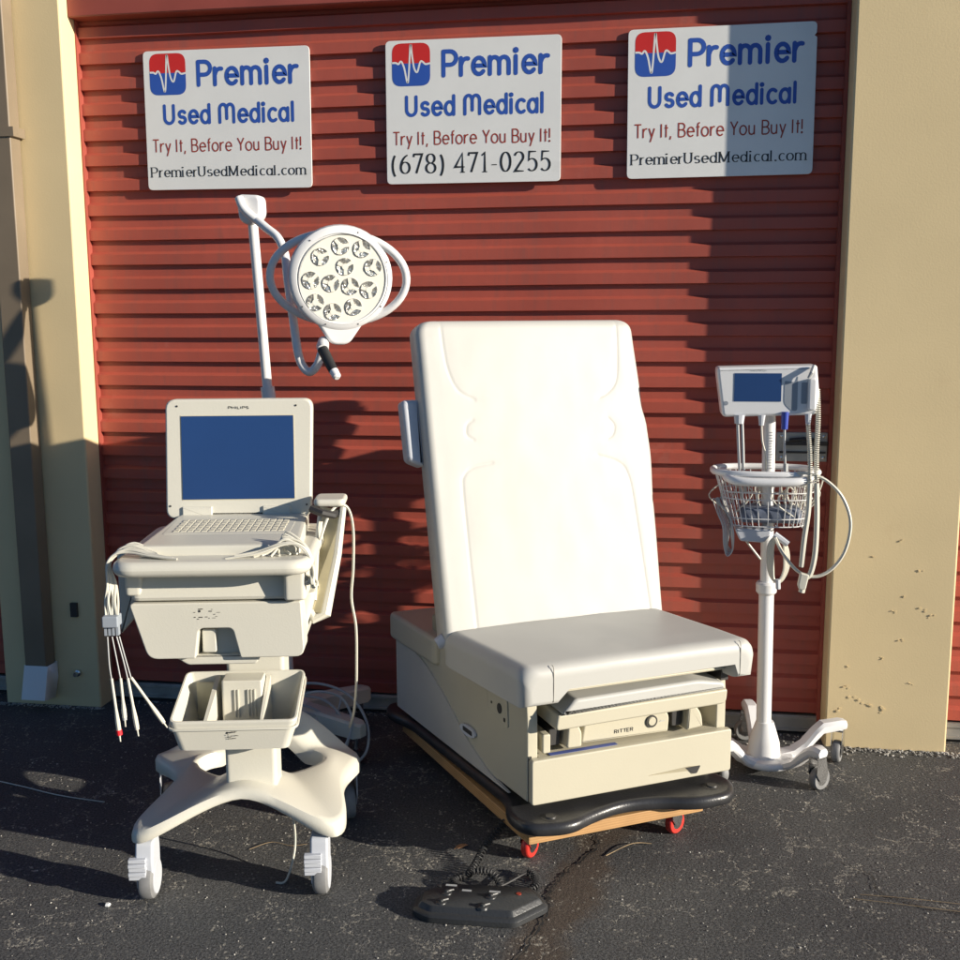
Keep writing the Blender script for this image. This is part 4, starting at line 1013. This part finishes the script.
b.tube(spline([fpw(-.345, 2.62, .070), fpw(-.39, 2.66, .06), fpw(-.40, 2.72, .05), fpw(-.37, 2.76, .06)], 6), .0022, 6)
b.make('coiled_cord', 'rubber', FP)

# ---------------------------------------------------------------- vital signs monitor on a stand
VX, VY = .370, 3.218
V = thing('vital_signs_stand', 'white rolling vital signs monitor with wire basket, beside the right pilaster', 'medical stand', (VX, VY, 0))
b = B(); b.tube([(-.005, 0, .06), (-.012, 0, .56)], .0220, 20); b.make('lower_pole', 'white', V)
b = B(); b.lathe([(.0235, -.02), (.030, -.012), (.031, .012), (.027, .018)], (-.0125, 0, .565), 'z', 24); b.make('pole_collar', 'white', V)
b = B(); b.tube([(-.0125, 0, .56), (-.022, 0, 1.08)], .0185, 20); up_ = b.make('upper_pole', 'white', V)
b = B()
for k in range(14): b.box(-.024+.0002*k, -.014+.0002*k+(.004 if k % 5 == 0 else 0), -.0196, -.0180, .925+k*.008, .927+k*.008)
b.make('height_scale', 'greycable', up_)
b = B(); b.lathe([(.050, .036), (.046, .085), (.034, .125), (.026, .150), (.02, .150)], (-.003, 0, 0), 'z', 28); b.make('pole_foot', 'white', V)
b = B(); b.slab([(.085*cos(a*pi/16)+.005, .085*sin(a*pi/16)) for a in range(32)], .022, .046, .010); b.make('base_hub', 'white', V)
for an, rl in ((20, .245), (-50, .205), (-136, .215), (166, .215), (101, .225)):
    a = radians(an); d = Vector((cos(a), sin(a), 0)); q = Vector((-d.y, d.x, 0)); o0 = Vector((.010, .012, 0)); b = B(); secs = []
    prof = [(.03, .034, .018, .045), (.08, .030, .022, .052), (.115, .026, .040, .072), (.15, .024, .075, .110), (.175, .023, .098, .130), (rl-.01, .022, .104, .134), (rl+.008, .018, .106, .130)]
    pts_ = []
    for s_, w_, z0_, z1_ in prof:
        c_ = o0+d*s_
        secs.append([c_+q*w_*.8+Vector((0, 0, z0_)), c_+q*w_+Vector((0, 0, z0_+.008)), c_+q*w_+Vector((0, 0, z1_-.010)), c_+q*w_*.6+Vector((0, 0, z1_)), c_-q*w_*.6+Vector((0, 0, z1_)), c_-q*w_+Vector((0, 0, z1_-.010)), c_-q*w_+Vector((0, 0, z0_+.008)), c_-q*w_*.8+Vector((0, 0, z0_))])
    b.rings(secs); b.make('leg', 'white', V, sharp=30)
    c_ = o0+d*(rl-.012); sw = {20: 70, -50: -140, -136: -60, 166: 100, 101: 10}[an]
    caster(V, c_.x, c_.y, radians(sw), .034, .026, .108, 'tread', 'chrome', 'chrome')
# monitor
def vm(u, v, t): return (u, -.075-t+(v-1.08)*.06, v)
b = B(); vo_ = prr([(-.160, 1.078), (.100, 1.086), (.108, 1.130), (.098, 1.226), (-.176, 1.219), (-.178, 1.205)], [.012, .012, .03, .008, .014, .01], 5)
b.slab(vo_, -.10, .0, .010, vm, er0=.006); vmn = b.make('monitor', 'white', V)
b = B(); b.slab(rrect(-.1285, .0015, 1.1235, 1.2030, .001), .0004, .0012, 0, vm); b.make('screen', 'screen', vmn)
b = B(); b.slab(prr([(.010, 1.182), (.040, 1.178), (.046, 1.196), (.046, 1.098), (.030, 1.098), (.010, 1.118)], [.004, .006, .002, .006, .01, .01], 3), .0004, .0010, 0, vm)
b.make('probe_pocket', 'greyblue', vmn)
b = B(); b.slab(rrect(.056, .072, 1.118, 1.178, .003), .0004, .0012, 0, vm); b.make('thermometer_slot', 'greyblue', vmn)
b = B(); b.slab(prr([(.046, 1.180), (.088, 1.182), (.086, 1.150), (.078, 1.120), (.060, 1.112), (.050, 1.130)], .008, 4), -.004, .020, .005, lambda u, v, t: vm(u+.006, v, t)) if False else b.slab(rrect(.074, .096, 1.100, 1.190, .008, 4), -.002, .014, .005, vm)
b.make('thermometer_holder', 'white', vmn)
b = B(); b.tube([vm(.088, 1.225, .006), vm(.080, 1.205, .018), vm(.072, 1.190, .016)], [.005, .006, .004], 8); b.make('thermometer_probe', 'greycable', vmn)
b = B(); text(b, 'WelchAllyn', -.085, -.040, 1.2085, .0045, .0009, lambda u, v, t: vm(u, v, .0004+t), 'sans') if 'W' in G else None; b.make('brand_lettering', 'greycable', vmn)
b = B(); b.lathe([(.006, 0), (.006, -.0012), (.001, -.0012)], vm(-.150, 1.118, .0), 'y', 14); b.make('power_button', 'greyblue', vmn)
# basket: rim, handle bar, wires
def ell(cx, cy, rx, ry, z, n=48, p=2.6):
    out = []
    for i in range(n):
        a = 2*pi*i/n; c_, s_ = cos(a), sin(a)
        out.append(Vector((cx+rx*abs(c_)**(2/p)*(1 if c_ >= 0 else -1), cy+ry*abs(s_)**(2/p)*(1 if s_ >= 0 else -1), z)))
    return out
b = B(); b.tube(ell(-.030, -.015, .148, .088, .918), .0095, 10, closed=True); b.make('basket_rim', 'white', V)
b = B(); b.tube(spline([(-.150, -.03, .918), (-.140, -.085, .906), (-.110, -.115, .900), (-.02, -.122, .899), (.060, -.115, .902), (.085, -.085, .908), (.105, -.03, .918)], 6), .0125, 12); b.make('handle_bar', 'white', V)
b = B()
levels = [(.900, .140, .082), (.862, .132, .076), (.842, .128, .074), (.785, .112, .064), (.762, .106, .060)]
for z, rx, ry in levels[1:]: b.tube(ell(-.022, -.015, rx, ry, z, 36), .0016, 6, closed=True)
top_ = ell(-.030, -.015, .142, .084, .912, 40); bot_ = ell(-.022, -.015, .106, .060, .762, 40)
for i in range(40): b.tube([top_[i], bot_[i]], .0014, 5)
for k in range(-4, 5): b.tube([(-.022+k*.024, -.07, .762), (-.022+k*.024, .04, .762)], .0014, 5)
b.make('basket_wires', 'white', V)
b = B(); b.slab(rrect(-.100, .075, -.055, .03, .02), .768, .815, .012); b.make('basket_pouch', 'basketfill', V, 'dark blue grey pouch lying in the basket')
b = B(); b.slab(prr([(-.112, .745), (-.098, .715), (-.030, .712), (-.012, .735), (-.012, .752), (-.112, .752)], .008, 4), -.06, .0, .005, lambda u, v, t: (u, t, v)); b.make('mount_block', 'casterwhite', V)
# hoses and cables
b = B(); b.tube([(-.112, -.07, 1.085), (-.112, -.07, 1.060)], [.016, .013], 10); b.make('hose_fitting', 'casterwhite', V)
b = B(); b.tube([(-.050, -.07, 1.085), (-.050, -.07, 1.055)], [.011, .007], 10); b.make('hose_fitting', 'casterwhite', V)
b = B(); b.tube([(.078, -.07, 1.09), (.078, -.07, 1.06)], [.010, .007], 10)
b.make('hose_fitting', 'casterwhite', V)
b = B(); strand(b, [(-.116, -.07, 1.06), (-.112, -.07, 1.0), (-.106, -.06, .93), (-.100, -.04, .86), (-.085, -.03, .82)], .0045); strand(b, [(-.104, -.07, 1.06), (-.100, -.07, 1.0), (-.095, -.06, .93), (-.085, -.04, .86)], .0045); b.make('pressure_hose', 'greycable', V)
b = B(); strand(b, [(-.050, -.07, 1.055), (-.046, -.07, 1.01), (-.035, -.06, .97), (-.032, -.05, .92), (-.05, -.04, .85)], .0028); b.make('sensor_cable', 'cable', V)
b = B(); b.tube([(.014, -.07, 1.095), (.014, -.07, 1.045)], [.011, .009], 12); b.make('blue_connector', 'blueplug', V)
b = B(); strand(b, [(.014, -.07, 1.045), (.016, -.07, .99), (.022, -.06, .93), (.03, -.04, .88)], .0034); b.tube([(.022, -.06, .945), (.023, -.06, .915)], .007, 8); b.make('oximeter_cable', 'greycable', V)
b = B(); coil(b, [(.078, -.072, 1.06), (.082, -.10, .98), (.082, -.125, .90)], .0052, .0020, 170, 8)
b.tube(spline([(.082, -.125, .90), (.080, -.13, .82), (.072, -.13, .74), (.068, -.125, .66)], 6), .0075, 8); b.make('probe_cord', 'cable', V)
b = B(); coil(b, [(.102, -.055, 1.16), (.104, -.075, 1.08), (.100, -.10, .98), (.100, -.125, .90)], .0058, .0020, 170, 8)
b.tube(spline([(.100, -.125, .90), (.104, -.13, .80), (.103, -.13, .70), (.092, -.13, .64), (.075, -.13, .628)], 6), .0075, 8); b.make('spare_cord', 'cable', V)
b = B(); strand(b, [(.05, -.10, .925), (.085, -.115, .924), (.13, -.12, .905), (.172, -.125, .86), (.196, -.125, .79), (.185, -.125, .71), (.150, -.125, .655), (.105, -.125, .632), (.06, -.12, .645), (.02, -.10, .69), (-.003, -.09, .735)], .0048); b.make('cable_loop', 'cable', V)
b = B(); b.slab(prr([(.064, .646), (.088, .640), (.080, .598), (.062, .596), (.058, .61)], .004, 3), -.145, -.122, .004, lambda u, v, t: (u, t, v)); b.tube([(.072, -.134, .60), (.070, -.134, .588)], .009, 8); b.make('cable_plug', 'cable', V)
b = B()
for k in range(4):
    o = .004*k
    b.tube(spline([(-.002+o*.4, -.06-o, .730), (-.018+o, -.06-o, .70), (-.016+o, -.06-o, .64), (0, -.06-o, .602+o*.5), (.022-o*.5, -.06-o, .60+o*.5), (.040-o, -.06-o, .64), (.038-o, -.06-o, .69), (.022, -.06-o, .725), (.008, -.06-o, .735)], 6, True), .0040, 6, closed=True)
b.make('coiled_cuff_hose', 'cable', V)
b = B(); b.tube([(-.004, -.08, .742), (.034, -.085, .716)], .010, 8); b.make('hose_tie', 'casterwhite', V)
b = B(); b.tube([(.010, -.08, .61), (.012, -.08, .582)], .007, 8); b.make('hose_tie', 'casterwhite', V)
b = B()
for k in range(8):
    o = .0036*k+random.uniform(-.001, .001)
    ox = random.uniform(-.006, .006); 
    b.tube(spline([(ox-.176+o*.8, -.07+o, .842), (-.166+o, -.07+o, .80), (-.150+o, -.075+o, .76), (-.146+o*.6, -.075+o, .71), (-.136+o*.2, -.075+o, .674+o), (-.120, -.075+o, .69), (-.118-o*.3, -.075+o, .74), (-.130, -.07+o, .785), (-.155, -.07+o, .82)], 5, True), .0014, 5, closed=True)
b.make('wire_hank', 'greycable', V)
b = B()
for k in range(12):
    x = random.uniform(-.13, .09); y0 = random.uniform(-.07, .03)
    strand(b, [(x, y0, .80), (x+random.uniform(-.04, .04), y0+random.uniform(-.02, .02), .86), (x+random.uniform(-.05, .05), y0, .90), (x+random.uniform(-.06, .06), y0-.01, .84), (x+random.uniform(-.03, .03), y0, .79)], .0022)
b.make('tangled_leads', 'cable', V)
b = B(); strand(b, [(-.10, -.03, .74), (-.07, -.03, .70), (-.035, -.02, .655)], .0035); b.make('bracket_cable', 'cable', V)

# ---------------------------------------------------------------- small litter
def straw(pts, name, label, m_='straw', r=.0007):
    b = B(); b.tube(spline(pts, 8), r, 5); return tag(b.make(name, m_), label, 'straw')
straw([(-1.95, 2.80, .006), (-1.80, 2.755, .010), (-1.66, 2.725, .004), (-1.51, 2.705, .003)], 'plant_stalk', 'long pale curved stalk on the shaded asphalt at far left', 'cable', .0016)
straw([(-1.00, 2.50, .003), (-.955, 2.54, .006), (-.90, 2.535, .003), (-.86, 2.55, .003)], 'pine_needle', 'dry pine needle under the monitor cart')
straw([(.52, 2.50, .003), (.64, 2.49, .007), (.80, 2.485, .003)], 'pine_needle', 'upper of two long pine needles at the right edge of the asphalt')
straw([(.50, 2.478, .003), (.62, 2.462, .006), (.78, 2.45, .003)], 'pine_needle', 'lower of two long pine needles at the right edge of the asphalt')
straw([(-.70, 3.30, .006), (-.64, 3.34, .018), (-.60, 3.38, .010), (-.56, 3.37, .004)], 'dry_grass', 'dry grass wisp behind the exam chair by the door')
straw([(-.085, 2.60, .003), (-.02, 2.66, .010), (.03, 2.675, .006)], 'twig', 'thin pale twig lying by the long crack', 'straw', .0011)
b = B(); pebble(b, 0, 0, .0085); o = tag(b.make('pebble', 'signwhite'), 'single white pebble in front of the left cart wheel', 'pebble'); o.location = (-1.234, 2.197, 0)
b = B()
lf = [(cos(a*pi/7)*.016*(1+.25*sin(3*a)), sin(a*pi/7)*.008) for a in range(14)]
b.rings([[(x, y, .003+.30*abs(y)+.1*x) for x, y in lf], [(x*.97, y*.97, .0045+.30*abs(y)+.1*x) for x, y in lf]])
o = tag(b.make('dry_leaf', 'leaf'), 'small orange brown leaf left of the coiled cord', 'leaf'); o.location = (-.459, 2.592, 0); o.rotation_euler = (0, 0, .6)
b = B()
for k in range(26):
    x, y = random.uniform(.16, .56), random.uniform(3.30, 3.46); r = random.uniform(.005, .012); a0 = random.random()*6; z = random.uniform(.002, .006)
    P = [(x+r*cos(a0+q*pi/3)*random.uniform(.5, 1), y+r*sin(a0+q*pi/3)*random.uniform(.4, .9)) for q in range(6)]
    b.rings([[(u, v, z) for u, v in P], [(u, v, z+.002) for u, v in P]])
kind(b.make('leaf_litter', 'leaf', sharp=10), 'stuff')
